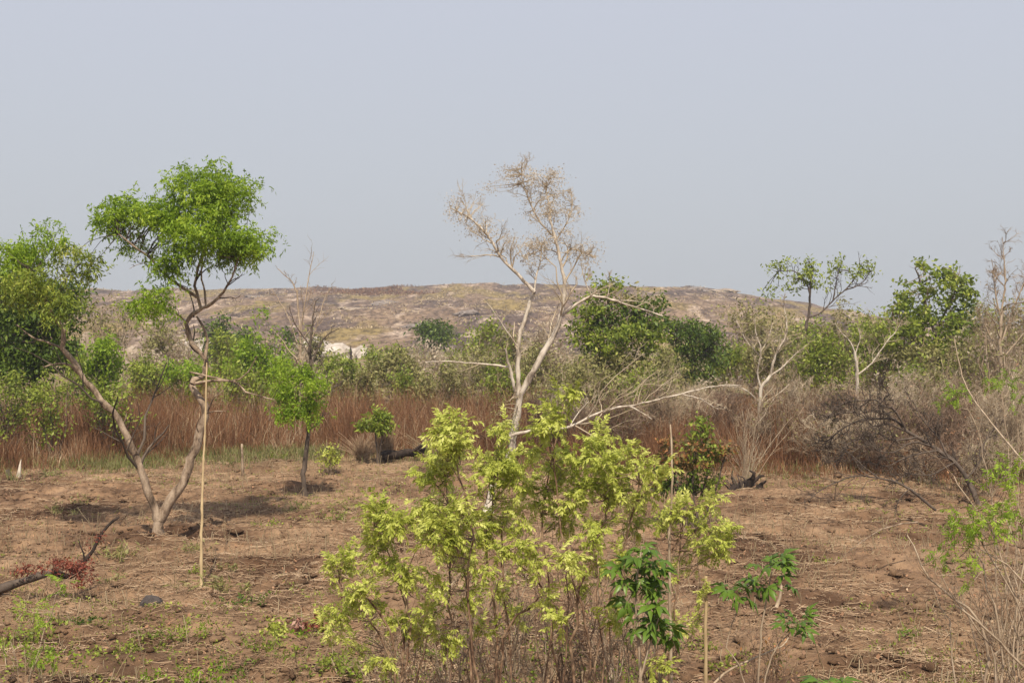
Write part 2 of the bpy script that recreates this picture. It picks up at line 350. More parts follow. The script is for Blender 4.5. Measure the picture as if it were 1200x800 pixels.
hx = np.concatenate([np.linspace(-420, -185, 30)[:-1], np.linspace(-185, 185, 320), np.linspace(185, 330, 14)[1:]])
hy = np.concatenate([np.linspace(120, 440, 230), np.linspace(440, 900, 24)[1:]])
sheet('rock_hill', hx, hy, hillz, M['hill'])

# ------------------------------------------------------------------ ground cover (stuff)
def field_points(rng, n, d0=12.0, d1=40.0, p=1.0, pad=120):
    """points evenly over the wedge of field in view, denser near the eye with p<1"""
    D = d0 + (d1 - d0) * rng.random(n) ** p; px = rng.uniform(-pad, 1200 + pad, n)
    ok = D < edge(px) + 0.5; D = D[ok]; px = px[ok]; x = (px - 600) / F * D
    return x, D
rng = np.random.default_rng(3)
g = Geo()
x, y = field_points(rng, 95000, p=.95); keep = vnoise(x, y, 1.6, 31) + vnoise(x, y, .5, 33) * .6 + rng.normal(0, .16, len(x)) > -0.06; x = x[keep]; y = y[keep]
n = len(x); L = rng.gamma(1.5, 0.07, n) + 0.03; a = rng.normal(0.15, 1.1, n); d = np.stack([np.cos(a), np.sin(a), rng.normal(0, .08, n)], 1)
c = np.stack([x, y, gz(x, y) + 0.032], 1); t = np.linspace(-.5, .5, 3)[None, :, None]
P = c[:, None] + d[:, None] * L[:, None, None] * t + rng.normal(0, .01, (n, 3, 3)); tubes(g, P, np.full((n, 3), 1) * rng.uniform(.002, .0065, (n, 1)), 3)
tag(g.build('straw_litter', M['straw'], stuff=True), 'scattered dry straw and broken stalks lying over the brown field', 'straw')
g = Geo()
x, y = field_points(rng, 15000, p=1.0); keep = vnoise(x, y, 2.2, 35) + rng.normal(0, .2, len(x)) > 0; x = x[keep]; y = y[keep]; n = len(x)
hgt = rng.gamma(3, 0.045, n) + 0.03; lean = rng.normal(0, .25, (n, 2)); b = np.stack([x, y, gz(x, y) - .02], 1)
tip = b + np.stack([lean[:, 0] * hgt, lean[:, 1] * hgt, hgt], 1); P = np.stack([b, (b + tip) / 2 + rng.normal(0, .01, (n, 3)), tip], 1)
tubes(g, P, np.full((n, 3), 1) * rng.uniform(.003, .008, (n, 1)), 3)
tag(g.build('crop_stubble', M['tan'], stuff=True), 'short upright stubs of cut stalks standing all over the field', 'stubble')
g = Geo()
x, y = field_points(rng, 36000, p=.95); n = len(x); leaves(g, np.stack([x, y, gz(x, y) + .015], 1), .055, rng, .55, 0, flat=3, jit=.7)
tag(g.build('fallen_leaves', M['litter'], stuff=True), 'small brown fallen leaves sprinkled over the bare soil', 'leaf litter')
g = Geo()
x, y = field_points(rng, 24000, p=1.2); keep = vnoise(x, y, 1.1, 37) + rng.normal(0, .2, len(x)) > -.05; x = x[keep]; y = y[keep]; n = len(x)
s = rng.gamma(2, .012, n) + .008
oct_ = np.array([[1, 0, 0], [0, 1, 0], [-1, 0, 0], [0, -1, 0], [0, 0, .8], [0, 0, -.5]]); V = np.stack([x, y, gz(x, y) + s * .2], 1)[:, None] + (oct_[None] * (1 + rng.normal(0, .3, (n, 6, 1)))) * s[:, None, None] * rng.uniform(.8, 1.5, (n, 1, 3)) * np.array([1, 1, .7])
f8 = np.array([[0, 1, 4], [1, 2, 4], [2, 3, 4], [3, 0, 4], [1, 0, 5], [2, 1, 5], [3, 2, 5], [0, 3, 5]])
g.add(V.reshape(-1, 3), (np.arange(n)[:, None, None] * 6 + f8[None]).reshape(-1, 3))
tag(g.build('soil_clods', M['soil'], stuff=True), 'crumbly clods of brown soil lying on the ploughed field', 'soil clods')

g = Geo(); x, y = field_points(rng, 16000, p=.95); keep = vnoise(x, y, 2.8, 61) + vnoise(x, y, .7, 62) * .5 + rng.normal(0, .06, len(x)) > .17; x = x[keep]; y = y[keep]; k = np.repeat(np.arange(len(x)), 5)
leaves(g, np.stack([x[k], y[k], gz(x[k], y[k]) + .03], 1) + rng.normal(0, .035, (len(k), 3)) * np.array([1, 1, .4]), .045, rng, .45, -.5)
tag(g.build('sprouting_ground_cover', M['mid'], stuff=True), 'thin patches of tiny green sprouts on the bare brown field', 'ground cover')
def blades(g, x, y, h, w, rng, lean=.18, k=3):
    n = len(x); b = np.stack([x, y, gz(x, y) - .02], 1); a = rng.uniform(0, 2 * np.pi, n); l = rng.normal(0, lean, (n, 2))
    wv = np.stack([np.cos(a), np.sin(a), np.zeros(n)], 1) * (w / 2)[:, None]; m = b + np.stack([l[:, 0] * h * .35, l[:, 1] * h * .35, h * .55], 1)
    tp = b + np.stack([l[:, 0] * h, l[:, 1] * h, h * (1 - .3 * np.abs(l[:, 0]))], 1)
    V = np.stack([b - wv, b + wv, m + wv * .8, m - wv * .8, tp], 1).reshape(-1, 3); o = np.arange(n)[:, None] * 5
    g.add(V, o + np.array([[0, 1, 2, 3]])); s = g.n - len(V); g.F.setdefault(3, []).append(o + np.array([[3, 2, 4]]) + s)
# tall rusty grass belt behind the field
g = Geo()
n = 90000; px = rng.uniform(-160, 1360, n); D = edge(px) - .5 + rng.random(n) ** 1.6 * 17.5; x = (px - 600) / F * D
keep = vnoise(x, D, 1.3, 41) * .7 + vnoise(x, D, 4.5, 42) + rng.normal(0, .2, n) > -.33; x = x[keep]; D = D[keep]; n = len(x)
hh = (1.5 + vnoise(x, D, 3, 43) * 1.4 + vnoise(x, D, .7, 45) * 1.1) * rng.uniform(.5, 1.2, n) * np.clip(.12 + (D - edge(600 + F * x / D)) * .33, .08, 1)
blades(g, x, D, hh, rng.uniform(.008, .02, n), rng, .30)
tag(g.build('tall_grass', M['rustgrass'], stuff=True), 'belt of tall rusty brown dry grass standing behind the field', 'dry grass')
g = Geo(); n = 8000; px = rng.uniform(-160, 1360, n); D = edge(px) - .3 + rng.random(n) ** 1.5 * 12; x = (px - 600) / F * D; keep = vnoise(x, D, 2.2, 48) + rng.normal(0, .12, n) > .02; x = x[keep]; D = D[keep]; n = len(x)
blades(g, x, D, rng.uniform(.3, 1.9, n) * np.clip(.3 + (D - edge(600 + F * x / D)) * .3, .2, 1), rng.uniform(.008, .018, n), rng, .38)
tag(g.build('pale_grass', M['tan'], stuff=True), 'straw-coloured bent stems mixed into the rusty tall grass', 'dry grass')
g = Geo()
n = 30000; px = np.concatenate([rng.uniform(-150, 400, n * 2 // 3), rng.uniform(-150, 1300, n // 3)]); D = edge(px) + rng.normal(.7, 1.1, n); x = (px - 600) / F * D
keep = (vnoise(x, D, 1.5, 47) + rng.normal(0, .15, n) > -.05); x = x[keep]; D = D[keep]; n = len(x)
blades(g, x, D, rng.uniform(.08, .42, n), rng.uniform(.01, .022, n), rng, .4)
tag(g.build('low_grass', M['greengrass'], stuff=True), 'low greenish grass along the edge between field and tall grass', 'grass')
# far scrub floor, one mass
g = Geo(); g2 = Geo()
n = 2600; px = rng.uniform(-150, 1350, n); D = 54 + rng.random(n) ** .9 * 105; x = (px - 600) / F * D; keep = vnoise(x, D, 9, 51) + rng.normal(0, .2, n) > -.1; x = x[keep]; D = D[keep]; n = len(x)
s = rng.uniform(.5, 1.3, n)
for mtl, gg, sel in (('a', g, rng.random(n) < .5),):
    pass
sel = (vnoise(x, D, 14, 52) + rng.normal(0, .15, n)) > 0
for gg, m_ in ((g, sel), (g2, ~sel)):
    xx, DD, ss = x[m_], D[m_], s[m_]; k = np.repeat(np.arange(len(xx)), 34)
    c = np.stack([xx[k], DD[k], gz(xx[k], DD[k]) + ss[k] * rng.random(len(k)) * 1.0], 1) + rng.normal(0, 1, (len(k), 3)) * (ss[k] * .4)[:, None] * np.array([1, 1, .25])
    leaves(gg, c, .20, rng, .5, 0, jit=.5)
tag(g.build('undergrowth', M['olive'], stuff=True), 'low olive green undergrowth between the bushes and the rock hill', 'undergrowth')
tag(g2.build('dry_undergrowth', M['scrub'], stuff=True), 'low tan dry undergrowth between the bushes and the rock hill', 'undergrowth')
# scrub on the hill
g = Geo(); n = 5200; px = rng.uniform(-60, 1100, n); D = 165 + rng.random(n) * 270; x = (px - 600) / F * D; keep = vnoise(x, D * .4, 10, 55) + rng.normal(0, .12, n) > .05; x = x[keep]; D = D[keep]
k = np.repeat(np.arange(len(x)), 9); c = np.stack([x[k], D[k], hillz(x[k], D[k]) + .15], 1) + rng.normal(0, 1, (len(k), 3)) * np.array([.7, .7, .12]); leaves(g, c, .5, rng, .4, -.6, jit=.5)
tag(g.build('hill_scrub', M['tan'], stuff=True), 'thin tan grass tufts in the cracks of the rocky hill', 'dry grass')
g = Geo(); n = 12000; px = rng.normal(438, 34, n); D = rng.uniform(345, 424, n); x = (px - 600) / F * D; keep = vnoise(x, D * .5, 9, 58) > -.2; x = x[keep]; D = D[keep]; n = len(x); c = np.stack([x, D, hillz(x, D) + .05], 1); leaves(g, c, .75, rng, .3, -1.2, jit=.5)
tag(g.build('hilltop_grass', M['rustgrass'], stuff=True), 'rusty patch of tall grass along the crest of the rock hill', 'dry grass')

# ------------------------------------------------------------------ trees written limb by limb
CR = {}
def hero(name, base_px, D, label, cat, bark, twm, limbs, lobes_, leafm, group=None, lsize=.1, ldens=1.0, tw=.005, spawn_n=3, cs=.14, fine=None, seed=1, aspect=.4, trunk_r=None, droop=.25, fine_mat=None, frond=0):
    """limbs: (part name, [(px,py[,extra])], r0, r1, depth drift, twig?) ; lobes: (cx,cy,rx,ry,depth shift,leaf count[,mat])"""
    rng = np.random.default_rng(seed); b = gp(base_px, D); root = thing(name, b, label, cat, group); allp = []; tw_g = Geo()
    for li in limbs:
        nm, pts, r0, r1, dd = li[:5]; g = Geo()
        P, R = limb(g, pts, D, r0, r1, dd, rng, n=8 if r0 > .03 else 5, wob=.004 + r0 * .07); tubes_obj = g.build(nm, M[bark] if len(li) < 7 else M[li[6]], root, smooth=True); allp += [P] if nm != 'broken_branch' else []
        cnt = li[5] if len(li) > 5 else 0
        if cnt:
            k = 8; Q = resample(P, k)[None]; RR = np.linspace(r0, r1, k)[None]
            c1, cr1 = spawn(Q, RR, cnt, rng, (25, 65), (.18, .40), .2, .2, 6, .3, .5, rmin=tw * 1.3); tubes(tw_g, c1, cr1, 4)
            c2, cr2 = spawn(c1, cr1, spawn_n, rng, (25, 60), (.35, .65), .2, .12, 4, .3, .6, rmin=tw * .8); tubes(tw_g, c2, cr2, 3)
            if fine:
                c3, cr3 = spawn(c2, cr2, fine, rng, (25, 60), (.4, .8), .2, .1, 3, .3, .6, rmin=tw * .6); tubes(tw_g, c3, cr3, 3)
    lp = np.concatenate(allp)
    for lo in lobes_:
        cx, cy, rx, ry, ds, cnt = lo[:6]; Dd = D + ds; gl = Geo()
        fk = .84 if frond else 1; lobe(gl, tw_g, Wp(cx, cy, Dd), pxr(rx * fk, ry * fk, Dd), rng, int(cnt * ldens), lsize, limbs=lp, cs=cs, tw=tw, aspect=aspect, droop=droop, frond=frond)
        gl.build('foliage', M[lo[6] if len(lo) > 6 else leafm], root, stuff=True)
    tw_g.build('twigs', M[twm], root, stuff=True)
    return root, lp, rng

# 1 forked tree at the left
hero('savanna_tree', 184, 23.0, 'green-crowned forked tree with two bare limbs rising from one base in the field', 'tree', 'bark', 'twig_dark', [
    ('trunk', [(183, 638), (184, 626), (185, 612), (189, 600)], .14, .09, 0, 0),
    ('left_limb', [(185, 614), (181, 598), (173, 578), (162, 544), (148, 513), (138, 490), (118, 468), (100, 446), (88, 425), (73, 408), (73, 386), (62, 369), (51, 345), (37, 318)], .085, .028, -.6, 6),
    ('right_limb', [(186, 610), (200, 585), (214, 566), (221, 545), (229, 520), (234, 502), (240, 490), (239, 474), (230, 460), (225, 450)], .10, .062, .3, 0),
    ('limb', [(225, 450), (228, 444), (236, 442), (240, 432), (241, 421), (230, 408), (222, 395), (219, 379), (226, 368), (235, 363), (232, 350), (229, 335), (232, 315), (238, 300), (246, 282)], .06, .022, .6, 6),
    ('limb', [(240, 421), (243, 398), (236, 380), (231, 371)], .034, .02, .3, 0),
    ('limb', [(234, 363), (243, 359), (254, 351), (268, 334), (275, 316), (281, 300)], .036, .014, -.4, 5),
    ('limb', [(241, 358), (240, 342), (236, 318), (240, 290)], .026, .013, .4, 4),
    ('limb', [(231, 348), (212, 336), (193, 322), (179, 305), (156, 288), (140, 274)], .034, .013, -.5, 6),
    ('limb', [(219, 379), (206, 366), (192, 362), (182, 356)], .016, .008, -.7, 4),
    ('limb', [(73, 408), (58, 402), (38, 395), (20, 381)], .03, .010, .4, 5),
    ('limb', [(92, 438), (82, 428), (66, 426), (51, 430)], .03, .012, -.4, 3),
    ('broken_branch', [(222, 436), (240, 440), (262, 445), (280, 444), (290, 436), (297, 425), (301, 417)], .022, .008, -.3, 1),
    ('broken_branch', [(226, 450), (246, 446), (276, 448), (288, 459), (306, 464), (321, 468)], .03, .010, -.35, 3),
    ('broken_branch', [(315, 468), (316, 480), (315, 494)], .009, .004, 0, 1),
    ('broken_branch', [(243, 482), (247, 472), (252, 464), (262, 457)], .020, .009, -.2, 1),
    ('broken_branch', [(240, 485), (250, 482), (264, 482)], .016, .007, -.2, 0),
    ('broken_branch', [(140, 500), (146, 492), (148, 484)], .018, .010, 0, 0),
    ('broken_branch', [(232, 506), (230, 498), (235, 488)], .012, .006, -.3, 0),
    ('broken_branch', [(181, 306), (168, 308), (152, 315)], .010, .004, -.3, 2),
], [(238, 225, 48, 22, 0, 3100), (275, 232, 18, 24, .3, 900), (196, 254, 34, 22, -.2, 1800), (140, 256, 25, 21, -.2, 1300), (236, 268, 48, 30, -.5, 3200), (288, 288, 32, 26, -.3, 1900), (213, 305, 24, 20, -.4, 1000),
    (168, 290, 22, 10, 0, 350), (222, 206, 14, 8, 0, 160), (255, 203, 12, 8, .2, 150), (288, 218, 10, 10, .2, 130), (310, 296, 12, 10, -.3, 170), (122, 262, 10, 10, -.2, 130), (150, 238, 14, 8, 0, 150), (258, 300, 12, 12, -.3, 160), (196, 318, 10, 8, -.4, 110), (180, 354, 23, 21, -.8, 1000), (20, 304, 32, 26, -.3, 1500), (57, 274, 14, 13, -.5, 420), (86, 306, 26, 18, -.5, 900, 'vine'), (36, 334, 42, 18, -.8, 1300, 'vine'), (66, 358, 22, 18, -.9, 600, 'vine')],
    'green', lsize=.078, ldens=2.0, tw=.006, cs=.165, seed=11, frond=7, aspect=.34)

# 2 small round tree + dark bare top
hero('small_tree', 357, 28.3, 'small tree with fluffy round green crown low on its thin trunk in the field', 'tree', 'bark_dark', 'twig_dark', [
    ('trunk', [(357, 588), (356, 570), (355, 555), (359, 525), (362, 495), (362, 465), (364, 430), (363, 405)], .065, .04, .2, 2),
    ('limb', [(363, 410), (365, 392), (367, 372), (370, 352)], .03, .014, .2, 6),
    ('limb', [(364, 428), (374, 404), (384, 392), (398, 385)], .022, .010, .3, 6),
    ('limb', [(363, 405), (354, 392), (345, 378), (340, 362)], .020, .009, -.2, 6),
    ('limb', [(366, 465), (380, 458), (384, 440), (376, 425)], .016, .007, .3, 5),
    ('limb', [(368, 470), (386, 458), (398, 445), (402, 430)], .013, .006, .3, 3)],
    [(352, 452, 29, 26, -.2, 2100), (362, 478, 22, 14, -.2, 900), (332, 436, 14, 14, 0, 500), (341, 478, 17, 12, -.3, 500)], 'green', lsize=.08, cs=.15, seed=12, tw=.006, ldens=1.8, frond=7, aspect=.34)
hero('bare_tree', 352, 41, 'slim bare tree with pale forked tips against the sky behind the small round tree', 'tree', 'bark_tan', 'twig', [
    ('trunk', [(352, 530), (351, 470), (352, 400), (348, 340)], .06, .03, 0, 4),
    ('limb', [(349, 345), (342, 330), (333, 322), (326, 315)], .026, .012, 0, 8),
    ('limb', [(351, 400), (358, 350), (362, 325), (368, 295)], .030, .010, .4, 9),
    ('limb', [(351, 430), (372, 380), (380, 350), (390, 335)], .024, .010, .4, 7),
    ('limb', [(351, 410), (338, 372), (326, 350), (318, 338)], .020, .009, .2, 5)], [], 'sparse', seed=13, tw=.007, spawn_n=4)

# 3 white barked tree, centre
hero('pale_bark_tree', 598, 34.0, 'tall pale-barked tree with thin tan crown rising in the middle of the view', 'tree', 'bark_pale', 'twig_pale', [
    ('trunk', [(594, 556), (598, 535), (601, 515), (603, 498), (607, 480), (608, 462)], .13, .105, 0, 0),
    ('left_limb', [(608, 466), (607, 440), (607, 415), (610, 388), (616, 374), (619, 360), (626, 342)], .072, .048, .2, 2),
    ('right_limb', [(608, 464), (622, 440), (640, 408), (652, 386), (657, 370), (662, 338), (657, 310), (650, 278), (642, 250)], .096, .032, -.3, 5),
    ('limb', [(626, 342), (606, 321), (588, 303), (571, 276), (548, 254), (528, 244)], .055, .018, -.5, 14),
    ('limb', [(626, 342), (628, 324), (633, 308), (634, 286)], .032, .013, .3, 8),
    ('limb', [(650, 278), (634, 262), (622, 240), (613, 214), (610, 198)], .032, .012, -.4, 14),
    ('limb', [(645, 258), (643, 238), (640, 220), (646, 205)], .026, .010, .4, 10),
    ('limb', [(656, 308), (668, 292), (684, 296), (697, 300)], .026, .010, .2, 10),
    ('limb', [(649, 285), (664, 262), (671, 240), (668, 224)], .024, .009, -.2, 12),
    ('limb', [(653, 296), (640, 292), (626, 296), (612, 300)], .022, .009, -.4, 9),
    ('limb', [(658, 370), (667, 363), (679, 354), (694, 347), (717, 351), (745, 360), (777, 370)], .055, .018, -.3, 4),
    ('limb', [(712, 350), (730, 352), (760, 354)], .018, .008, -.3, 3),
    ('limb', [(694, 347), (686, 332), (682, 315), (680, 303)], .020, .009, 0, 5),
    ('limb', [(712, 349), (714, 335), (713, 318)], .016, .006, 0, 3),
    ('limb', [(604, 458), (599, 436), (594, 418), (592, 408)], .055, .025, -.3, 1),
    ('broken_branch', [(596, 430), (570, 427), (545, 425), (520, 423), (498, 424)], .032, .012, -.4, 2),
    ('broken_branch', [(606, 405), (594, 388), (582, 370), (570, 354)], .020, .008, -.3, 1)],
    [(610, 206, 25, 16, -.3, 620), (640, 214, 24, 17, .2, 620), (656, 246, 24, 24, 0, 780), (630, 244, 22, 22, -.3, 520), (652, 285, 26, 18, 0, 560), (622, 292, 26, 20, -.2, 520), (686, 298, 20, 15, .2, 420),
     (534, 244, 17, 17, -.5, 420), (574, 226, 10, 9, -.3, 110), (560, 262, 24, 15, -.3, 420), (586, 284, 18, 14, -.2, 250),
     (590, 486, 12, 22, -.5, 420, 'olive'), (600, 508, 12, 10, -.5, 140, 'vine')], 'sparse', lsize=.05, ldens=1.25, tw=.008, cs=.15, fine=5, seed=14, spawn_n=5, aspect=.5)
# fallen pale branch
hero('fallen_branch', 640, 32.2, 'long pale fallen branch arching from the pale tree base over the dry brush', 'branch', 'bark_pale', 'twig_pale', [
    ('bough', [(596, 512), (610, 507), (640, 503), (667, 500), (692, 488), (717, 479), (740, 475), (766, 469), (796, 462), (825, 455), (850, 451), (870, 452)], .048, .010, .9, 12),
    ('limb', [(738, 476), (750, 482), (764, 491)], .026, .010, 0, 3), ('limb', [(668, 500), (676, 486), (690, 470)], .02, .008, .2, 2), ('limb', [(800, 462), (822, 468), (842, 480)], .02, .008, .3, 6)], [], 'sparse', seed=15, tw=.007, spawn_n=4, fine=2)

# 4 tree with airy leaf tufts, right
hero('airy_tree', 936, 62.0, 'thin-crowned tree with loose pale green leaf tufts over the right-hand bushes', 'tree', 'bark_dark', 'twig_dark', [
    ('trunk', [(930, 460), (938, 415), (944, 385), (948, 365), (949, 345)], .10, .055, 0, 0),
    ('limb', [(949, 345), (944, 330), (930, 318), (912, 318)], .04, .02, 0, 10), ('limb', [(949, 345), (950, 328), (953, 315), (948, 308)], .06, .02, 0, 9),
    ('limb', [(947, 372), (962, 366), (978, 350), (992, 338), (1004, 322), (1010, 308)], .045, .02, .6, 11), ('limb', [(990, 340), (1008, 333), (1020, 318)], .04, .015, 0, 8), ('limb', [(976, 352), (980, 330), (984, 312)], .04, .015, 0, 8)],
    [(905, 318, 8, 8, 0, 70), (920, 310, 9, 7, 0, 90), (936, 325, 9, 8, 0, 110), (948, 318, 13, 13, 0, 300), (972, 322, 7, 6, 0, 40), (985, 308, 9, 8, 0, 100), (998, 320, 10, 8, 0, 90), (1013, 306, 8, 8, 0, 90), (1020, 318, 7, 6, 0, 50), (902, 343, 9, 6, 0, 60), (962, 334, 8, 7, 0, 60), (930, 340, 9, 7, 0, 60)], 'mid', lsize=.19, cs=.25, seed=16, tw=.014, spawn_n=3, aspect=.5)

# 5 bare pale shrub-tree right of centre
hero('bare_tree', 885, 37.5, 'bare pale grey branching shrub with curving stems right of the rusty-leaved bush', 'shrub', 'bark_pale', 'twig_pale', [
    ('trunk', [(884, 566), (888, 530), (889, 505), (891, 470), (892, 455), (903, 440)], .07, .05, 0, 3),
    ('limb', [(903, 440), (909, 415), (921, 393), (921, 372), (918, 358)], .038, .012, 0, 12), ('limb', [(903, 440), (915, 432), (928, 419), (945, 404)], .032, .010, .3, 10),
    ('limb', [(892, 455), (888, 436), (892, 411), (886, 390), (884, 372)], .034, .010, -.3, 12), ('limb', [(890, 412), (900, 398), (905, 380)], .02, .008, 0, 8), ('limb', [(890, 470), (870, 455), (845, 452)], .025, .010, 0, 8),
    ('limb', [(889, 500), (905, 470), (925, 450)], .025, .010, .2, 8), ('limb', [(893, 420), (872, 395), (862, 372)], .022, .009, .3, 9)],
    [(886, 375, 24, 18, .4, 260, 'olive'), (915, 378, 24, 20, .4, 220, 'olive')], 'olive', seed=17, tw=.008, spawn_n=5, fine=2, lsize=.1, cs=.2)
hero('bare_tree', 1003, 44, 'bare pale shrub with wide forked arms below the pale rock on the right', 'shrub', 'bark_pale', 'twig_pale', [
    ('trunk', [(1004, 520), (1005, 470), (1004, 430), (1002, 412)], .07, .05, 0, 2), ('limb', [(1003, 415), (996, 400), (985, 388), (978, 378)], .03, .012, 0, 9),
    ('limb', [(1004, 440), (1022, 425), (1038, 402), (1050, 388), (1056, 376)], .034, .012, 0, 11), ('limb', [(1002, 415), (1008, 396), (1004, 380)], .026, .01, 0, 8)], [], 'olive', seed=18, tw=.009, spawn_n=5, fine=2)
# 6 tall bare twigs at the right edge
hero('bare_tree', 1172, 40, 'tall bare thin-twigged tree against the sky at the far right edge', 'tree', 'bark_tan', 'twig', [
    ('trunk', [(1172, 540), (1174, 450), (1172, 400), (1174, 362)], .07, .045, 0, 5), ('limb', [(1174, 362), (1178, 330), (1176, 306), (1174, 278)], .035, .010, 0, 12),
    ('limb', [(1172, 370), (1166, 342), (1164, 318), (1161, 304)], .03, .010, 0, 11), ('limb', [(1174, 400), (1188, 360), (1198, 335), (1206, 318)], .03, .010, 0, 14), ('limb', [(1173, 420), (1156, 385), (1146, 362)], .026, .009, 0, 12), ('limb', [(1175, 420), (1200, 390), (1222, 360)], .03, .01, 0, 12)],
    [], 'sparse', seed=19, tw=.009, spawn_n=6, fine=3)
# 7 dark tree at the left edge, behind
hero('dark_tree', 36, 40.0, 'large dark green tree at the left edge behind the forked tree', 'tree', 'bark_dark', 'twig_dark', [
    ('trunk', [(32, 530), (33, 500), (38, 465), (42, 430), (40, 400)], .13, .09, 0, 2), ('limb', [(40, 420), (20, 390), (5, 360)], .06, .02, 0, 5), ('limb', [(41, 410), (62, 385), (78, 370)], .06, .02, 0, 5), ('limb', [(40, 400), (42, 360), (36, 330)], .06, .02, 0, 5)],
    [(18, 355, 45, 34, 0, 3600), (52, 372, 34, 34, -.4, 3000), (8, 400, 40, 32, -.5, 3000), (58, 412, 28, 24, -.5, 1700), (24, 430, 34, 22, -.8, 1700), (78, 350, 22, 20, -.3, 900), (-30, 380, 40, 40, 0, 1200), (0, 320, 30, 20, 0, 900)], 'dark', lsize=.17, cs=.24, seed=20, tw=.01)

# 8 creeper-hung trees
hero('creeper_clad_tree', 722, 47, 'dark bushy tree hung with broad-leaved creepers right of the pale tree', 'tree', 'bark_dark', 'twig', [
    ('trunk', [(726, 530), (727, 480), (724, 440), (727, 410)], .12, .08, 0, 2), ('limb', [(727, 410), (715, 380), (712, 350), (715, 335)], .06, .02, 0, 8), ('limb', [(726, 415), (745, 385), (756, 360)], .06, .02, 0, 8), ('limb', [(725, 430), (700, 400), (688, 375)], .05, .02, 0, 6)],
    [(712, 336, 16, 10, 0, 330, 'vine'), (738, 348, 18, 12, .2, 380, 'olive'), (694, 350, 10, 8, 0, 130, 'vine'), (692, 375, 20, 26, -.2, 1000, 'vine'), (722, 372, 24, 20, 0, 560, 'dark'), (728, 388, 30, 16, -.6, 500, 'vine'), (757, 372, 24, 20, 0, 900, 'dark'), (745, 394, 36, 16, -.4, 1000, 'vine'), (702, 405, 28, 16, -.5, 700, 'vine'), (768, 352, 12, 9, 0, 200, 'dark'), (728, 430, 44, 20, -.8, 1500, 'olive'), (700, 452, 34, 16, -1.5, 800, 'olive'), (760, 448, 34, 18, -1.2, 800, 'vine')],
    'dark', lsize=.17, cs=.22, seed=21, tw=.012, aspect=.55)
hero('dark_bushy_tree', 812, 60, 'rounded dark green bushy tree right of the creeper-clad tree', 'tree', 'bark_dark', 'twig_dark', [
    ('trunk', [(812, 470), (813, 445), (812, 420), (810, 405)], .12, .07, 0, 3), ('limb', [(812, 425), (828, 410), (838, 398)], .05, .02, 0, 5), ('limb', [(812, 425), (796, 405), (786, 390)], .05, .02, 0, 5)],
    [(812, 396, 34, 18, 0, 1900), (830, 408, 20, 20, 0, 1000), (796, 385, 22, 12, 0, 800), (822, 430, 26, 18, 0, 1000), (790, 425, 26, 18, 0, 900, 'vine'), (816, 448, 34, 14, 0, 800, 'olive')], 'dark', lsize=.2, cs=.26, seed=22, tw=.014)
hero('creeper_clad_tree', 1095, 50, 'tree draped in yellow-green creepers standing above the bushes at right', 'tree', 'bark_dark', 'twig', [
    ('trunk', [(1095, 520), (1096, 460), (1094, 420), (1098, 385)], .12, .08, 0, 2), ('limb', [(1097, 395), (1085, 360), (1078, 330), (1072, 314)], .06, .02, 0, 8), ('limb', [(1098, 385), (1115, 350), (1125, 325)], .06, .02, 0, 8), ('limb', [(1096, 400), (1066, 385), (1045, 370)], .05, .02, 0, 5)],
    [(1078, 311, 11, 7, 0, 110, 'vine'), (1098, 316, 10, 8, 0, 130, 'vine'), (1122, 322, 14, 10, 0, 190, 'vine'), (1134, 342, 10, 12, 0, 170, 'vine'), (1062, 338, 9, 8, 0, 70, 'vine'), (1100, 345, 28, 24, 0, 620, 'vine'), (1068, 362, 22, 20, 0, 640, 'vine'), (1105, 380, 36, 26, -.3, 800, 'vine'), (1058, 395, 30, 18, -.5, 700, 'mid'), (1128, 372, 20, 20, .4, 420, 'dark'), (1080, 420, 40, 20, -.8, 1300, 'olive'), (1118, 412, 34, 22, -.6, 1100, 'vine'), (1090, 448, 50, 16, -1, 900, 'olive')],
    'vine', lsize=.19, cs=.2, seed=23, tw=.012, aspect=.6)
hero('round_tree', 510, 118, 'round dark green tree standing alone at the foot of the rock hill', 'tree', 'bark_dark', 'twig_dark', [
    ('trunk', [(509, 430), (509, 410), (510, 398)], .22, .12, 0, 0)], [(513, 391, 17, 13, 0, 1300), (500, 384, 9, 10, 0, 500), (504, 401, 12, 8, 0, 400)], 'dark', lsize=.38, cs=.45, seed=24, tw=.03)

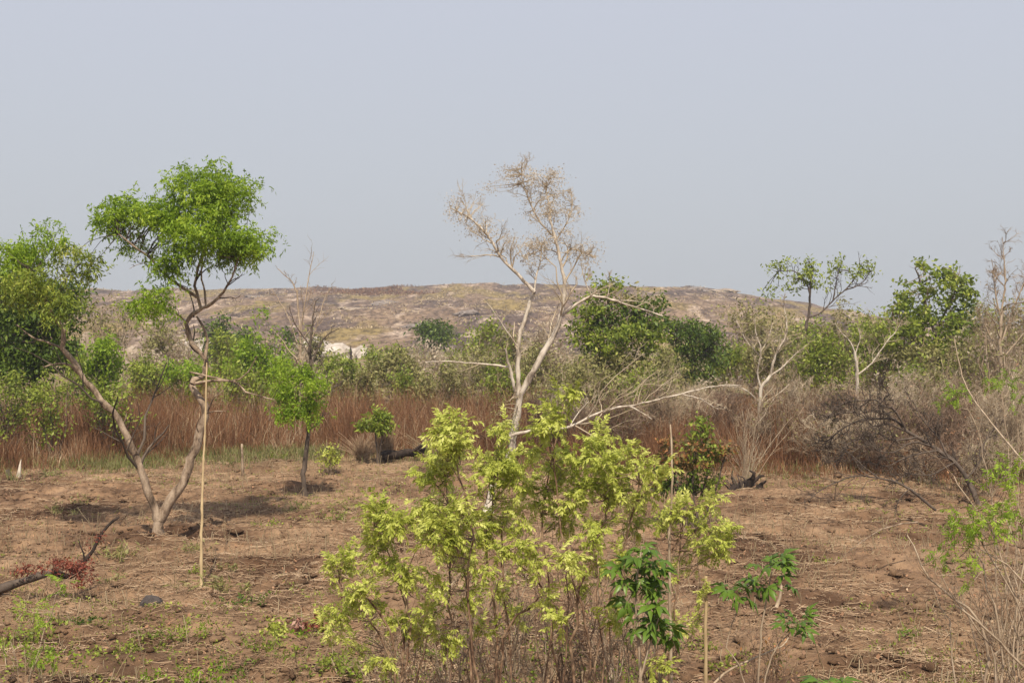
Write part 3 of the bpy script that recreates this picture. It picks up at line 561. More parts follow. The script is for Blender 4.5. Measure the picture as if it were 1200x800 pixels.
# ------------------------------------------------------------------ generic bushes
def bush(name, px, D, w, ytop, label, leafm='mid', twm='twig', cat='bush', n=900, seed=0, group=None, lsize=None, stems=7, leafy=1.0, lean=0.0, yb=None, spread=1.0, fine=3, cs=None, thick=1.0, wig=.02):
    """w: half width in photo px; ytop: photo row of the top"""
    rng = np.random.default_rng(seed + int(px) * 7 + int(D * 3)); b = gp(px, D); root = thing(name, b, label, cat, group)
    hgt = H - (ytop - HOR) / F * D - b[2]; wid = w / F * D; tr = max(.004, D * .00020) * (1.45 if name == 'dry_bush' and D > 25 else 1)
    # stems
    a = np.linspace(0, 2 * np.pi, stems, endpoint=False) + rng.uniform(0, 1, stems); ll = rng.uniform(.7, 1, stems)
    out = rng.uniform(.25, .85, stems) * spread
    tip = np.stack([np.cos(a) * wid * out + lean * wid, np.sin(a) * wid * out * .8, hgt * (1 - .25 * out) * ll], 1)
    t = np.linspace(0, 1, 7)[None, :, None]; bb = rng.normal(0, .08, (stems, 3)) * wid; bb[:, 2] = -.05
    bulge = np.stack([np.cos(a), np.sin(a), np.zeros(stems)], 1)[:, None] * wid * .14 * np.sin(np.pi * t)
    P = np.array(b) + bb[:, None] * (1 - t) + tip[:, None] * (t ** 1.0) + bulge + rng.normal(0, wig * hgt, (stems, 7, 3)) * t
    Rr = rng.uniform(.6, 1, (stems, 1)) * np.linspace(1, .35, 7)[None] * max(.012, hgt * .011) * thick
    base = bpy.data.objects
    gs = Geo(); tubes(gs, P, Rr, 5, rng); gs.build('stems', M['bark_dark'] if twm == 'twig_dark' else M['bark_tan'] if twm in ('twig_pale', 'twig') else M['stem_red'], root, smooth=True)
    g = Geo(); c1, r1 = spawn(P, Rr, 5, rng, (20, 55), (.3, .55), .2, .25, 5, .22, .6, rmin=tr); tubes(g, c1, r1, 3)
    c2, r2 = spawn(c1, r1, 4, rng, (25, 60), (.35, .7), .15, .15, 4, .28, .7, rmin=tr * .8); tubes(g, c2, r2, 3)
    tips = c2[:, -1]
    if fine:
        c3, r3 = spawn(c2, r2, fine, rng, (25, 65), (.35, .8), .1, .1, 3, .3, .7, rmin=tr * .55); tubes(g, c3, r3, 3); tips = np.concatenate([c2[:, -1], c3[:, -1], c3[:, 1]])
    g.build('twigs', M[twm], root, stuff=True)
    if leafy and n:
        gl = Geo(); ls = lsize or max(.07, D * .0032); m = int(n * leafy * (1.55 if D > 40 else 1)); k = rng.integers(0, len(tips), m)
        # leaf masses favour some boughs so gaps stay
        wgt = vnoise(tips[:, 0] * 1.0, tips[:, 2] * 1.0 + tips[:, 1], max(.35, wid * .5), seed + 3) + .35; wgt = np.clip(wgt, .02, None); k = rng.choice(len(tips), m, p=wgt / wgt.sum())
        leaves(gl, tips[k] + rng.normal(0, 1, (m, 3)) * (cs or ls * .9), ls, rng, .48, .15); gl.build('foliage', M[leafm], root, stuff=True)
    return root

# left band of bushes behind the tall grass
bush('leafy_bush', 108, 46, 34, 384, 'bright green dense bush beside the bare left limb of the forked tree', 'green', 'twig_dark', n=3000, seed=1)
bush('sapling', 64, 35.6, 32, 436, 'low spindly sapling with yellowish leaf tufts in the rusty grass at left', 'mid', 'twig_dark', 'sapling', n=1500, seed=2, stems=4)
bush('sapling', 6, 35.5, 24, 420, 'yellow-green sapling in the rusty grass at the very left edge', 'mid', 'twig_dark', 'sapling', n=1500, seed=3, stems=4)
bush('sapling', 132, 36.2, 30, 436, 'thin sapling with scattered light leaves right of the bare limb', 'mid', 'twig_dark', 'sapling', n=1300, seed=4, stems=4)
bush('scrub_bush', 130, 78, 38, 338, 'tall grey-brown half-bare bush in front of the pale boulder at left', 'olive', 'twig', n=500, seed=5, stems=9)
bush('scrub_bush', 168, 66, 34, 405, 'grey-brown twiggy bush below the pale boulder', 'sparse', 'twig', n=500, seed=6)
bush('scrub_bush', 215, 60, 30, 400, 'tan bare bush left of the crooked limb of the forked tree', 'sparse', 'twig', n=300, seed=7)
bush('leafy_bush', 178, 52, 34, 424, 'yellowish green low bush between the two limbs of the forked tree', 'mid', n=2000, seed=8)
bush('leafy_bush', 222, 50, 24, 420, 'green bush directly behind the crooked limb', 'green', n=1700, seed=9)
bush('leafy_bush', 262, 64, 22, 396, 'light olive bush right of the crooked limb', 'mid', n=1200, seed=10)
bush('leafy_bush', 300, 52, 30, 380, 'tall bright green feathery bush between forked tree and small round tree', 'green', n=3800, seed=11, stems=9)
bush('leafy_bush', 286, 46, 26, 430, 'small yellow-green bush at the foot of the tall feathery bush', 'mid', n=1000, seed=12)
bush('leafy_bush', 258, 88, 15, 374, 'small dark green bush standing before the hill behind the forked tree', 'dark', 'twig_dark', n=1000, seed=13)
bush('leafy_bush', 282, 92, 12, 382, 'dark green bushlet right of the other small dark bush', 'dark', 'twig_dark', n=700, seed=14)
bush('leafy_bush', 332, 84, 16, 388, 'dull dark bush at the hill foot above the feathery bush', 'dark', 'twig_dark', n=500, seed=15)
bush('leafy_bush', 368, 80, 13, 392, 'dark half-bare bush behind the bare top of the small round tree', 'olive', 'twig_dark', n=600, seed=16)
bush('leafy_bush', 398, 58, 26, 426, 'light green bush right of the small round tree', 'mid', n=1500, seed=17)
bush('leafy_bush', 452, 76, 24, 408, 'soft olive green bush below the white rock slab', 'mid', n=1900, seed=18)
bush('leafy_bush', 466, 62, 30, 418, 'yellow-green bush above the middle of the rusty grass', 'olive', n=1600, seed=19)
bush('leafy_bush', 480, 54, 20, 432, 'low dark green bush poking over the rusty grass', 'vine', n=900, seed=20)
bush('scrub_bush', 512, 70, 30, 406, 'tan twiggy bush under the round tree', 'sparse', 'twig', n=500, seed=21)
bush('leafy_bush', 545, 60, 26, 412, 'olive bush left of the pale tree', 'olive', n=1300, seed=22)
bush('leafy_bush', 566, 66, 18, 372, 'upright light green bush just left of the pale tree', 'mid', n=900, seed=23)
bush('scrub_bush', 560, 52, 28, 400, 'half-bare tan bush crossed by the level dead branch', 'olive', 'twig_pale', n=500, seed=24)
bush('leafy_bush', 592, 50, 22, 424, 'green leafy bush right behind the fork of the pale tree', 'vine', n=1000, seed=25)
bush('scrub_bush', 636, 54, 30, 402, 'olive twiggy bush behind the leaning right limb of the pale tree', 'olive', n=1200, seed=26)
bush('scrub_bush', 662, 44, 30, 428, 'tan bare bush between pale tree and creeper-clad tree', 'olive', 'twig_pale', n=500, seed=27)
bush('leafy_bush', 690, 42, 26, 430, 'olive bush under the left side of the creeper-clad tree', 'olive', n=1300, seed=28)
bush('leafy_bush', 744, 39, 16, 430, 'small yellow-green bush in front of the creeper-clad tree', 'mid', n=900, seed=29)
bush('scrub_bush', 776, 43, 32, 410, 'dusty olive bush right of the creeper-clad tree', 'olive', 'twig_pale', n=900, seed=30)
bush('scrub_bush', 820, 46, 30, 436, 'pale bare bush in front of the rounded dark tree', 'sparse', 'twig_pale', n=150, seed=31)
bush('leafy_bush', 858, 64, 24, 404, 'pale green bush between the rounded dark tree and the bare shrub', 'mid', n=900, seed=32)
bush('leafy_bush', 906, 56, 34, 388, 'dull green bush behind the curving bare pale shrub', 'olive', n=1400, seed=33)
bush('leafy_bush', 962, 54, 36, 384, 'fresh green bush under the airy tree', 'mid', n=2700, seed=34, stems=9)
bush('leafy_bush', 940, 70, 30, 370, 'darker green bush around the trunk of the airy tree', 'vine', n=1500, seed=35)
bush('leafy_bush', 1030, 60, 32, 372, 'tall green bush between the airy tree and creeper-draped tree', 'mid', n=2300, seed=36, stems=9)
bush('scrub_bush', 884, 66, 38, 366, 'broad olive half-bare scrub behind the curving bare shrub', 'olive', n=1300, seed=43, stems=12)
bush('scrub_bush', 990, 66, 36, 362, 'tall thin-leaved scrub right of the airy tree trunk', 'olive', n=1300, seed=44, stems=12)
bush('scrub_bush', 1040, 52, 30, 356, 'tall thin-leaved scrub left of the yellow-green creeper tree', 'mid', n=1200, seed=45, stems=12)
bush('scrub_bush', 1168, 46, 40, 345, 'tall tangled scrub of tan twigs at the right edge below the tall bare tree', 'sparse', 'twig', n=500, seed=46, stems=14, fine=5)
bush('leafy_bush', 1140, 58, 30, 352, 'loose light green scrub right of the yellow-green creeper tree', 'mid', n=1500, seed=47, stems=10)
bush('scrub_bush', 590, 74, 34, 392, 'grey olive scrub between pale tree and hill foot', 'olive', n=1200, seed=48, stems=10)
bush('scrub_bush', 640, 68, 34, 388, 'thin tan scrub right of the pale tree, before the hill', 'sparse', 'twig', n=700, seed=49, stems=12, fine=4)
bush('scrub_bush', 344, 62, 30, 404, 'tan twiggy scrub behind the small round tree', 'sparse', 'twig', n=600, seed=50, stems=12, fine=4)
bush('scrub_bush', 196, 72, 40, 384, 'broad grey-brown twiggy scrub under the detached leaf clump of the forked tree', 'olive', 'twig', n=900, seed=51, stems=12, fine=4)
bush('scrub_bush', 420, 50, 34, 434, 'low olive scrub rising out of the rusty grass left of centre', 'olive', n=900, seed=52, stems=10)
bush('scrub_bush', 520, 48, 34, 436, 'low olive and tan scrub out of the rusty grass near the pale tree', 'olive', n=900, seed=53, stems=10)
bush('leafy_bush', 1078, 45, 28, 410, 'green bush at the foot of the yellow-green creeper tree', 'vine', n=1300, seed=37)
bush('scrub_bush', 1052, 42, 34, 422, 'dry pinkish-brown bush below the wide-armed bare shrub', 'sparse', 'twig', n=200, seed=38, fine=4)
bush('scrub_bush', 1122, 42, 34, 400, 'dry grey-brown bush right of the creeper tree', 'olive', 'twig', n=600, seed=39, fine=4)
bush('scrub_bush', 1150, 50, 34, 358, 'tall brown half-bare bush near the right edge', 'olive', 'twig', n=900, seed=40, stems=9, fine=4)
bush('scrub_bush', 1192, 38, 36, 382, 'dense brown twiggy bush at the right edge', 'olive', 'twig', n=600, seed=41, stems=9, fine=4)
bush('leafy_bush', 1200, 62, 30, 345, 'olive tree-like bush cut by the right border', 'olive', n=1200, seed=42)
# dry brush along the right side of the field
DB = [(668, 38, 30, 452, 'dry brown bush behind the fallen pale branch'), (716, 36.5, 30, 458, 'dry twiggy bush straddled by the fallen pale branch'), (764, 38, 34, 448, 'greyish dry bush under the middle of the fallen branch'),
      (806, 40, 30, 446, 'dry bush near the tip of the fallen pale branch'), (846, 39, 30, 452, 'thin dry bush left of the curving bare shrub'), (905, 35.5, 32, 462, 'tuft of thin dry stems beside the charred stump'),
      (946, 38, 34, 446, 'grey dry bush right of the curving bare shrub'), (985, 35, 34, 452, 'dense dry bush left of the dark thorn branches'), (1020, 37, 34, 440, 'dense dry bush behind the dark thorn branches'),
      (1062, 36, 36, 446, 'brown dry bush right of the dark thorn branches'), (1100, 33.5, 36, 462, 'brown brush heap by the leaning trunk'), (1142, 34, 38, 440, 'tall dry brush near the right edge'), (1185, 31, 40, 440, 'dry brush against the right border'),
      (1030, 32, 34, 500, 'low dry brush under the dark thorn branches'), (1085, 31, 34, 510, 'low brown brush right of the arching dark branch'), (1160, 28, 34, 505, 'low brown brush at the right, at the field edge'), (640, 37, 22, 462, 'dry stems right of the pale tree trunk'),
      (960, 33.5, 36, 480, 'low grey brush between the charred stump and the dark thorn branches'), (1000, 33, 36, 476, 'matted grey brush under the left tips of the thorn tree'), (1050, 34, 38, 470, 'matted brown brush behind the middle of the thorn tree'),
      (1110, 36, 40, 440, 'tall matted brush under the creeper-draped tree'), (1200, 34, 40, 430, 'tall matted brush cut by the right border'), (1130, 29.5, 36, 500, 'low tangled brush around the thorn tree foot'), (925, 40, 34, 440, 'wide pale brush behind the curving bare shrub'), (1075, 40, 36, 432, 'greyish brush right of the wide-armed bare shrub')]
for i, (px, D, w, yt, lb) in enumerate(DB):
    bush('dry_bush', px, D, w, yt, lb, 'olive' if i % 2 else 'litter', 'twig_brown' if i % 3 == 1 else 'twig' if i % 3 else 'twig_pale', 'dry bush', n=260 if i % 2 else 90, seed=60 + i, group='dry bushes along the field edge', stems=16, fine=7, spread=1.3, lsize=.08, wig=.04, thick=.7)

# dead thorn tree with dark branches
hero('dead_thorn_tree', 1142, 27, 'dead leaning tree with black thorny crooked branches over the brush at right', 'tree', 'bark_dark', 'twig_dark', [
    ('trunk', [(1158, 622), (1142, 576), (1126, 548), (1112, 536), (1086, 518), (1060, 503)], .06, .035, 1.0, 6),
    ('limb', [(1060, 503), (1050, 492), (1032, 490), (1010, 492), (990, 500), (975, 512), (962, 524)], .032, .010, .3, 16), ('limb', [(1050, 492), (1036, 482), (1032, 472), (1020, 468), (985, 474), (972, 490)], .026, .010, .2, 14),
    ('limb', [(1100, 528), (1068, 534), (1040, 546), (1015, 540)], .022, .009, 0, 12), ('limb', [(1112, 536), (1100, 512), (1082, 492), (1070, 470)], .024, .009, .3, 12), ('limb', [(1134, 560), (1150, 540), (1156, 515), (1170, 500)], .022, .009, .3, 9),
    ('limb', [(1075, 512), (1050, 516), (1030, 508), (1012, 512), (992, 522), (985, 540)], .024, .009, -.3, 14), ('limb', [(1062, 504), (1046, 478), (1030, 476), (1042, 462), (1034, 450)], .024, .009, -.4, 11), ('limb', [(1090, 522), (1070, 518), (1048, 530), (1030, 528), (1016, 520), (1000, 530)], .022, .008, -.5, 14),
    ('limb', [(1120, 542), (1092, 556), (1064, 556), (1046, 566)], .022, .009, -.4, 12), ('limb', [(1060, 504), (1040, 496), (1024, 500), (1008, 484), (980, 486), (958, 500)], .024, .008, -.2, 14)],
    [], 'sparse', seed=31, tw=.0095, spawn_n=6, fine=3)
hero('fallen_branch', 1060, 24, 'dark arching dead branch lying on the field below the thorn tree', 'branch', 'bark_dark', 'twig_dark', [
    ('bough', [(1098, 598), (1068, 574), (1048, 564), (1028, 560), (1002, 558), (976, 567), (958, 578), (944, 589)], .028, .007, .3, 14), ('limb', [(1066, 573), (1052, 590), (1050, 606)], .014, .006, -.2, 7), ('limb', [(1030, 560), (1012, 546), (996, 530)], .015, .006, .2, 8)], [], 'sparse', seed=32, tw=.006, spawn_n=5)
hero('fallen_branch', 1030, 20, 'thin fallen branch with fine twigs lying mid-field at right', 'branch', 'bark', 'twig', [
    ('bough', [(1076, 612), (1049, 616), (1027, 624), (1001, 642), (975, 665)], .015, .004, -.8, 9)], [], 'sparse', seed=33, tw=.003, spawn_n=3)

# ------------------------------------------------------------------ rocks
def rock(name, px, D, w, h, dep, mat, label, seed, zf=gz, sink=.3, sub=3, cat='rock', parent=None, py=None):
    import bmesh
    rng = random.Random(seed); bm = bmesh.new(); bmesh.ops.create_icosphere(bm, subdivisions=sub, radius=1)
    for v in bm.verts:
        c_ = v.co.copy(); q = sum(math.sin(c_.dot(Vector((rng2[0], rng2[1], rng2[2]))) + rng2[3]) * rng2[4] for rng2 in rocks_w[seed % 5]); v.co = c_ * (1 + q)
        v.co.z = max(v.co.z, -.5); v.co = Vector((v.co.x * w / 2, v.co.y * dep / 2, v.co.z * h))
    me = bpy.data.meshes.new(name); bm.to_mesh(me); bm.free(); me.materials.append(M[mat]); o = bpy.data.objects.new(name, me); C.objects.link(o)
    x = (px - 600) / F * D; z0 = float(zf(x, D)) if py is None else Wp(px, py, D)[2]
    o.location = (x, D, z0 - sink * h); tag(o, label, cat); return o
_r = random.Random(5); rocks_w = [[(_r.uniform(-6, 6), _r.uniform(-6, 6), _r.uniform(-6, 6), _r.uniform(0, 6), .11 if k < 4 else .045) for k in range(8)] for _ in range(5)]
gh = lambda x, y: max(float(gz(x, y)), float(hillz(x, y)))
rock('rock_slab', 393, 150, 6.0, 2.0, 16, 'rock_pale', 'large white rock slab at the hill foot right of the small round tree', 1, gh, .2)
rock('rock_slab', 422, 148, 4.4, 1.4, 10, 'rock_pale', 'lower white rock slab touching the right side of the largest white slab', 3, gh, .2)
rock('rock_slab', 372, 156, 4.0, 1.7, 9, 'rock_beige', 'beige rock slab touching the left side of the largest white slab', 4, gh, .2)
rock('rock_slab', 366, 165, 5, 1.8, 10, 'rock_pale', 'small white rock slab left of the largest white slab', 2, gh, .2)
rock('rock_slab', 242, 160, 6, 1.9, 10, 'rock_pale', 'white rock slab glimpsed behind the crooked limb of the forked tree', 3, gh, .1)
rock('rock_slab', 282, 165, 4, 1.9, 10, 'rock_pale', 'white rock patch above the feathery green bush', 4, gh, .1)
rock('boulder', 143, 112, 5.2, 2.4, 5, 'rock_beige', 'big pale beige boulder behind the grey bush at left', 5, gh, .1, cat='boulder')
rock('boulder', 100, 120, 3.2, 3.4, 5, 'rock_beige', 'pale beige boulder beside the left tree crown', 6, gh, .1, cat='boulder')
rock('rock_slab', 556, 185, 4, .8, 5, 'rock_beige', 'pale rounded rock on the slope right of the round tree', 7, gh, .2)
rock('rock_slab', 1000, 300, 6, 1.3, 8, 'rock_beige', 'pale rock showing between bushes under the airy tree', 8, gh, .1)
rock('rock_ledge', 850, 88, 10, .5, 2, 'rock_grey', 'long low pale rock ledge right of the rounded dark tree', 9, gh, .2)
for i, (px, D, w, h, lb) in enumerate([(415, 262, 12, 1.3, 'long pale streak of rock on the hill slope above the white slab'), (548, 250, 7, 1.3, 'grey boulder halfway up the slope above the round tree'), (452, 300, 9, 1.2, 'grey rock hump mid slope left of centre'),
     (846, 405, 13, 1.1, 'pale rock outcrop on the right shoulder of the hill crest'), (815, 395, 9, 1.6, 'knobbly rock on the crest above the creeper-clad tree'), (300, 330, 10, 1.2, 'grey rock hump mid slope right of the forked tree'), (490, 215, 8, 1.2, 'dark rock swell just above the round tree')]):
    rock('boulder', px, D, w * .8, h * .8, w * 1.2, 'rock_beige' if 'pale' in lb else 'rock_grey', lb, 20 + i, gh, .25, cat='boulder')
# small dark post-like stump on the white rock
g = Geo(); q = Wp(411, 413, 130); P, Rr = catmull([(q[0], 130, 0.3), (q[0], 130, q[2]), (q[0] + .03, 130, q[2] + .3), (q[0] - .02, 130, q[2] + .75)], [.16, .14, .11, .04], .2, np.random.default_rng(5), .02)
tubes(g, P, Rr, 7, cap=True); tag(g.build('dark_stump', M['char']), 'tiny dark upright stump in front of the white rock slab', 'stump')

# ------------------------------------------------------------------ sticks, log, stumps
def stick(name, pts, r0, r1, mat, label, cat, seed=0, n=7, cap=True, nodes=0):
    rng = np.random.default_rng(seed); root = None; g = Geo(); P, R = catmull(pts, np.linspace(r0, r1, len(pts)), .1, rng, .003)
    if nodes:
        L = len(P); R = R * (1 + .35 * (np.arange(L) % nodes == 0))
    tubes(g, P, R, n, cap=cap); o = g.build(name, M[mat], smooth=False); o.location = (0, 0, 0)
    return tag(o, label, cat)
D0 = 18.9
stick('cane_pole', [Wp(235, 690, D0), Wp(235, 640, D0 + .2), Wp(237, 560, D0 + .8), Wp(240, 500, D0 + 1.2), Wp(242, 425, D0 + 1.7)], .026, .011, 'cane', 'tall thin pale cane standing before the crooked limb of the forked tree', 'pole', 1, nodes=4)
stick('wooden_stake', [Wp(828, 860, 11.0), Wp(828, 760, 11.0), Wp(828, 676, 11.05)], .020, .015, 'cane', 'straight pale stake standing right of the broad-leaved plant', 'stake', 2)
stick('straight_stem', [Wp(786, 890, 10.9), Wp(787, 760, 11.0), Wp(785, 640, 11.1), Wp(788, 560, 11.1), Wp(786, 497, 11.2)], .017, .008, 'bark_tan', 'tall straight bare stem rising through the yellow-green shrubs', 'stem', 3)
stick('wooden_stake', [Wp(284, 556, 32.5), Wp(283, 520, 32.5)], .04, .025, 'bark', 'short wooden stake at the field edge right of the cane', 'stake', 4)
stick('broken_stump', [Wp(20, 568, 31.5), Wp(21, 556, 31.5), Wp(24, 538, 31.6)], .10, .01, 'bark_pale', 'pointed pale broken stump at the left field edge', 'stump', 5)
stick('broken_stump', [Wp(8, 569, 31.8), Wp(9, 560, 31.8), Wp(8, 550, 31.8)], .09, .05, 'bark_dark', 'short dark stump left of the pointed pale one', 'stump', 6)
stick('leaning_stick', [Wp(1118, 395, 15.5), Wp(1128, 440, 15), Wp(1142, 468, 14.6), Wp(1168, 502, 14), Wp(1192, 531, 13.5), Wp(1260, 610, 12.8), Wp(1400, 830, 12)], .005, .014, 'bark_tan', 'long pale bare stick leaning in from the right border', 'stick', 7)
stick('dry_stalk', [Wp(66, 650, 21), Wp(62, 625, 21), Wp(59, 592, 21)], .008, .004, 'straw', 'thin dry stalk standing alone left of the forked tree', 'stalk', 8, 4)
stick('pale_peg', [Wp(691, 625, 13.2), Wp(702, 655, 13), Wp(694, 700, 12.9)], .02, .02, 'bark_pale', 'pale broken stick upright behind the right yellow-green shrub', 'stick', 9) if False else None
stick('broken_stick', [Wp(911, 712, 12.9), Wp(915, 700, 12.9), Wp(917, 686, 12.9)], .022, .012, 'bark_tan', 'pale broken stick end poking up beside the right broad-leaved plant', 'stick', 10)
# pale stump seen inside the yellow shrubs
stick('broken_stump', [Wp(572, 600, 21), Wp(575, 585, 21), Wp(578, 566, 21)], .10, .05, 'bark_pale', 'pale broken stump glimpsed between the yellow-green shrubs', 'stump', 11)

# fallen log with red leaves
rng = np.random.default_rng(77); D = 18.0
root = thing('fallen_log', gp(30, D), 'fallen dark log with dried crimson leaves at the left of the field', 'log')
g = Geo(); P1, _ = limb(g, [(-60, 704), (-20, 696), (10, 686), (40, 676), (62, 670)], D, .085, .05, .3, rng, 9); g.build('trunk', M['bark_dark'], root, smooth=True)
g = Geo(); P2, _ = limb(g, [(62, 671), (82, 676), (96, 660), (108, 645), (118, 625), (132, 610), (138, 606)], D + .3, .05, .014, .6, rng, 8); g.build('branch', M['char'], root, smooth=True)
g = Geo(); P3, _ = limb(g, [(98, 658), (96, 648), (90, 632)], D + .5, .02, .007, 0, rng, 6); g.build('branch', M['char'], root, smooth=True)
gl = Geo(); gt = Geo(); 
for cx, cy, rx, ry, n in ((40, 668, 26, 5, 190), (66, 664, 22, 8, 320), (86, 664, 14, 11, 300), (94, 676, 12, 12, 240), (110, 640, 4, 12, 50)):
    lobe(gl, gt, Wp(cx, cy, D - .1), pxr(rx, ry, D, .3), rng, n, .055, limbs=np.concatenate([P1, P2]), cs=.07, tw=.003, droop=.5)
gl.build('dried_leaves', M['crimson'], root, stuff=True); gt.build('twigs', M['twig_dark'], root, stuff=True)
# charred stump at right with upturned root
rng = np.random.default_rng(78); D = 30
root = thing('charred_stump', gp(868, D), 'black charred upturned stump at the field edge below the curving bare shrub', 'stump')
g = Geo()
for pts, r0, r1 in (([(852, 588), (862, 578), (874, 576), (882, 566), (896, 558)], .22, .09), ([(866, 590), (870, 580), (868, 570), (874, 562)], .25, .09), ([(880, 590), (878, 580), (884, 572)], .2, .09)): 
    g = Geo(); limb(g, pts, D, r0 * .7, r1 * .3, .2, rng, 7, .05); g.build('root', M['char'], root)
for pts in ([(872, 588), (880, 576), (893, 572), (900, 562)], [(858, 590), (856, 584), (850, 582), (846, 584)], [(874, 588), (876, 572), (884, 560), (883, 553)], [(880, 588), (886, 582), (897, 580), (902, 574)], [(866, 589), (862, 578), (868, 566)], [(876, 586), (870, 574), (876, 566), (890, 562)]):
    g = Geo(); limb(g, pts, D, .15, .02, rng.normal() * .3, rng, 6, .035); g.build('root', M['char'], root)
g = Geo(); P, Rr = limb(Geo(), [(862, 585), (868, 578), (876, 574)], D, .1, .06, .1, rng); q = resample(P, 6)[None]; c1, r1 = spawn(q, np.full((1, 6), .07), 34, rng, (40, 95), (.9, 2.0), .0, .35, 5, .4, .6); tubes(g, c1, r1, 3); g.build('rootlets', M['twig_dark'], root, stuff=True)
# fan of dry reeds above the charred stump
def fan(name, px, D, ytop, w, n, mat, label, cat, seed, ext=0):
    rng = np.random.default_rng(seed); b = gp(px, D); g = Geo(); hh = (H - (ytop - HOR) / F * D) - b[2]; t = np.linspace(0, 1, 6)[None, :, None]
    ln = rng.normal(0, .38, (n, 1)) * w / F * D; tip = np.stack([ln[:, 0], rng.normal(0, .3, n) * w / F * D, hh * rng.uniform(.35, 1, n)], 1)
    P = np.array(b) + rng.normal(0, .06, (n, 1, 3)) + tip[:, None] * t + np.stack([ln[:, 0] * .5, ln[:, 0] * 0, np.zeros(n)], 1)[:, None] * (t ** 2) ; tubes(g, P, rng.uniform(.6, 1, (n, 1)) * max(.005, D * .00028) * np.linspace(1, .4, 6)[None], 3)
    if ext:
        c1, r1 = spawn(P, np.full(P.shape[:2], max(.004, D * .0002)), ext, rng, (20, 50), (.2, .4), .3, .1, 3, .2, .6, rmin=D * .00012); tubes(g, c1, r1, 3)
    o = g.build(name, M[mat]); return tag(o, label, cat)
fan('dry_reeds', 876, 31, 470, 42, 36, 'twig_pale', 'fan of thin pale dry stems growing over the charred stump', 'dry stems', 1, 5)
fan('dry_reeds', 452, 36, 486, 18, 220, 'straw', 'tall straw-coloured grass tuft right of the small leafy bush', 'grass tuft', 2)
fan('dry_reeds', 424, 36, 508, 26, 260, 'straw', 'straw-coloured collapsed grass tuft below the small leafy bush', 'grass tuft', 3)
fan('dry_reeds', 508, 36, 505, 40, 90, 'tan', 'thin tan grass tuft left of the yellow-green shrub top', 'grass tuft', 4)
# dark low log by the grass
g = Geo(); rng = np.random.default_rng(80); P, Rr = limb(g, [(448, 536), (462, 533), (480, 530), (500, 527)], 35.6, .17, .09, .3, rng, 9, .02); root = thing('fallen_log', gp(470, 35.6), 'short dark log lying at the grass edge behind the field', 'log'); g.build('trunk', M['char'], root)
g = Geo(); limb(g, [(480, 530), (498, 520), (512, 510)], 35.6, .05, .02, .2, rng, 6); g.build('branch', M['char'], root)
hero('leafy_shrub', 441, 35.2, 'small dense green shrub in front of the rusty grass', 'shrub', 'bark_dark', 'twig', [('stem', [(442, 545), (441, 520), (439, 498)], .03, .015, 0, 4), ('stem', [(443, 545), (447, 515), (452, 495)], .025, .012, 0, 4)], [(440, 493, 17, 12, 0, 420), (452, 497, 12, 9, -.1, 220), (428, 498, 10, 7, -.1, 120), (439, 484, 8, 6, 0, 90)], 'vine', lsize=.15, cs=.09, seed=101, aspect=.42)
bush('leafy_shrub', 386, 33.0, 10, 529, 'tiny bright yellow-green shrub at the field edge', 'yellow', n=320, seed=102, lsize=.1, cat='shrub')
# small dark stone on the field
rock('dark_stone', 176, 17.6, .40, .20, .3, 'stone', 'dark grey stone on a soil heap in the field', 31, gz, .1, 2, 'stone')
None and rock('soil_mound', 205, 17.5, 2.4, .16, 1.2, 'soil', 'low heap of loose brown soil around the dark stone', 32, gz, .3, 3, 'soil heap')
# rusty-leaved shrub
hero('rusty_leaved_shrub', 815, 24, 'dense shrub with mixed dark green and rusty leaves right of the yellow-green shrubs', 'shrub', 'bark_dark', 'twig_dark', [
    ('stem', [(812, 622), (814, 590), (812, 550), (818, 515)], .03, .012, 0, 7), ('stem', [(814, 622), (800, 590), (790, 550), (784, 520)], .026, .010, .1, 6), ('stem', [(816, 622), (836, 585), (846, 550), (852, 525)], .026, .01, -.1, 6), ('stem', [(814, 622), (822, 580), (832, 540), (822, 500)], .026, .01, .2, 6)],
    [(818, 500, 18, 12, 0, 260, 'vine'), (790, 530, 18, 22, .2, 560, 'red'), (822, 530, 24, 22, 0, 520, 'red'), (822, 532, 24, 22, 0, 480, 'vine'), (848, 528, 18, 13, 0, 260, 'red'), (800, 560, 22, 20, .2, 460, 'dark'), (826, 562, 20, 18, 0, 420, 'vine'), (776, 560, 14, 24, .4, 340, 'dark')], 'red', lsize=.085, cs=.09, seed=40, tw=.004, aspect=.55)

# ------------------------------------------------------------------ foreground yellow-green shrubs: every leaf spray is a part
def spray_mesh(name, seed, n=11, L=.20, mat='yellow', ls=.062, asp=.34):
    rng = np.random.default_rng(seed); g = Geo(); t = np.linspace(0, 1, 5)
    P = np.stack([t * L, np.zeros(5), .18 * L * t - .30 * L * t * t], 1); tubes(g, P, np.linspace(.0022, .0009, 5), 3)
    for i in range(n):
        s = .18 + .82 * i / (n - 1); q = np.array([s * L, 0, .18 * L * s - .30 * L * s * s]); side = -1 if i % 2 else 1
        d = nrm(np.array([.35 + .6 * rng.random(), side * (.8 if i < n - 1 else .05), -.25 - .5 * rng.random() + rng.normal() * .35])); w = nrm(np.cross(d, np.array([rng.normal() * .3, 0, 1]))); up = np.cross(w, d)
        l = ls * rng.uniform(.75, 1.2); hw = l * asp / 2; m = q + d * l * .45
        g.add(np.array([q, m + w * hw - up * hw * .3, q + d * l - np.array([0, 0, l * .14]), m - w * hw - up * hw * .3]), np.array([[0, 1, 2, 3]]))
    V = np.concatenate(g.V); me_o = mk(name, V, [np.concatenate(v) for v in g.F.values()], M[mat]); me = me_o.data; bpy.data.objects.remove(me_o); return me
SPR = [spray_mesh('leaf_spray', 200 + i, 13 + i % 3, .10 + .015 * (i % 3), 'yellow', .040, .40) for i in range(4)]
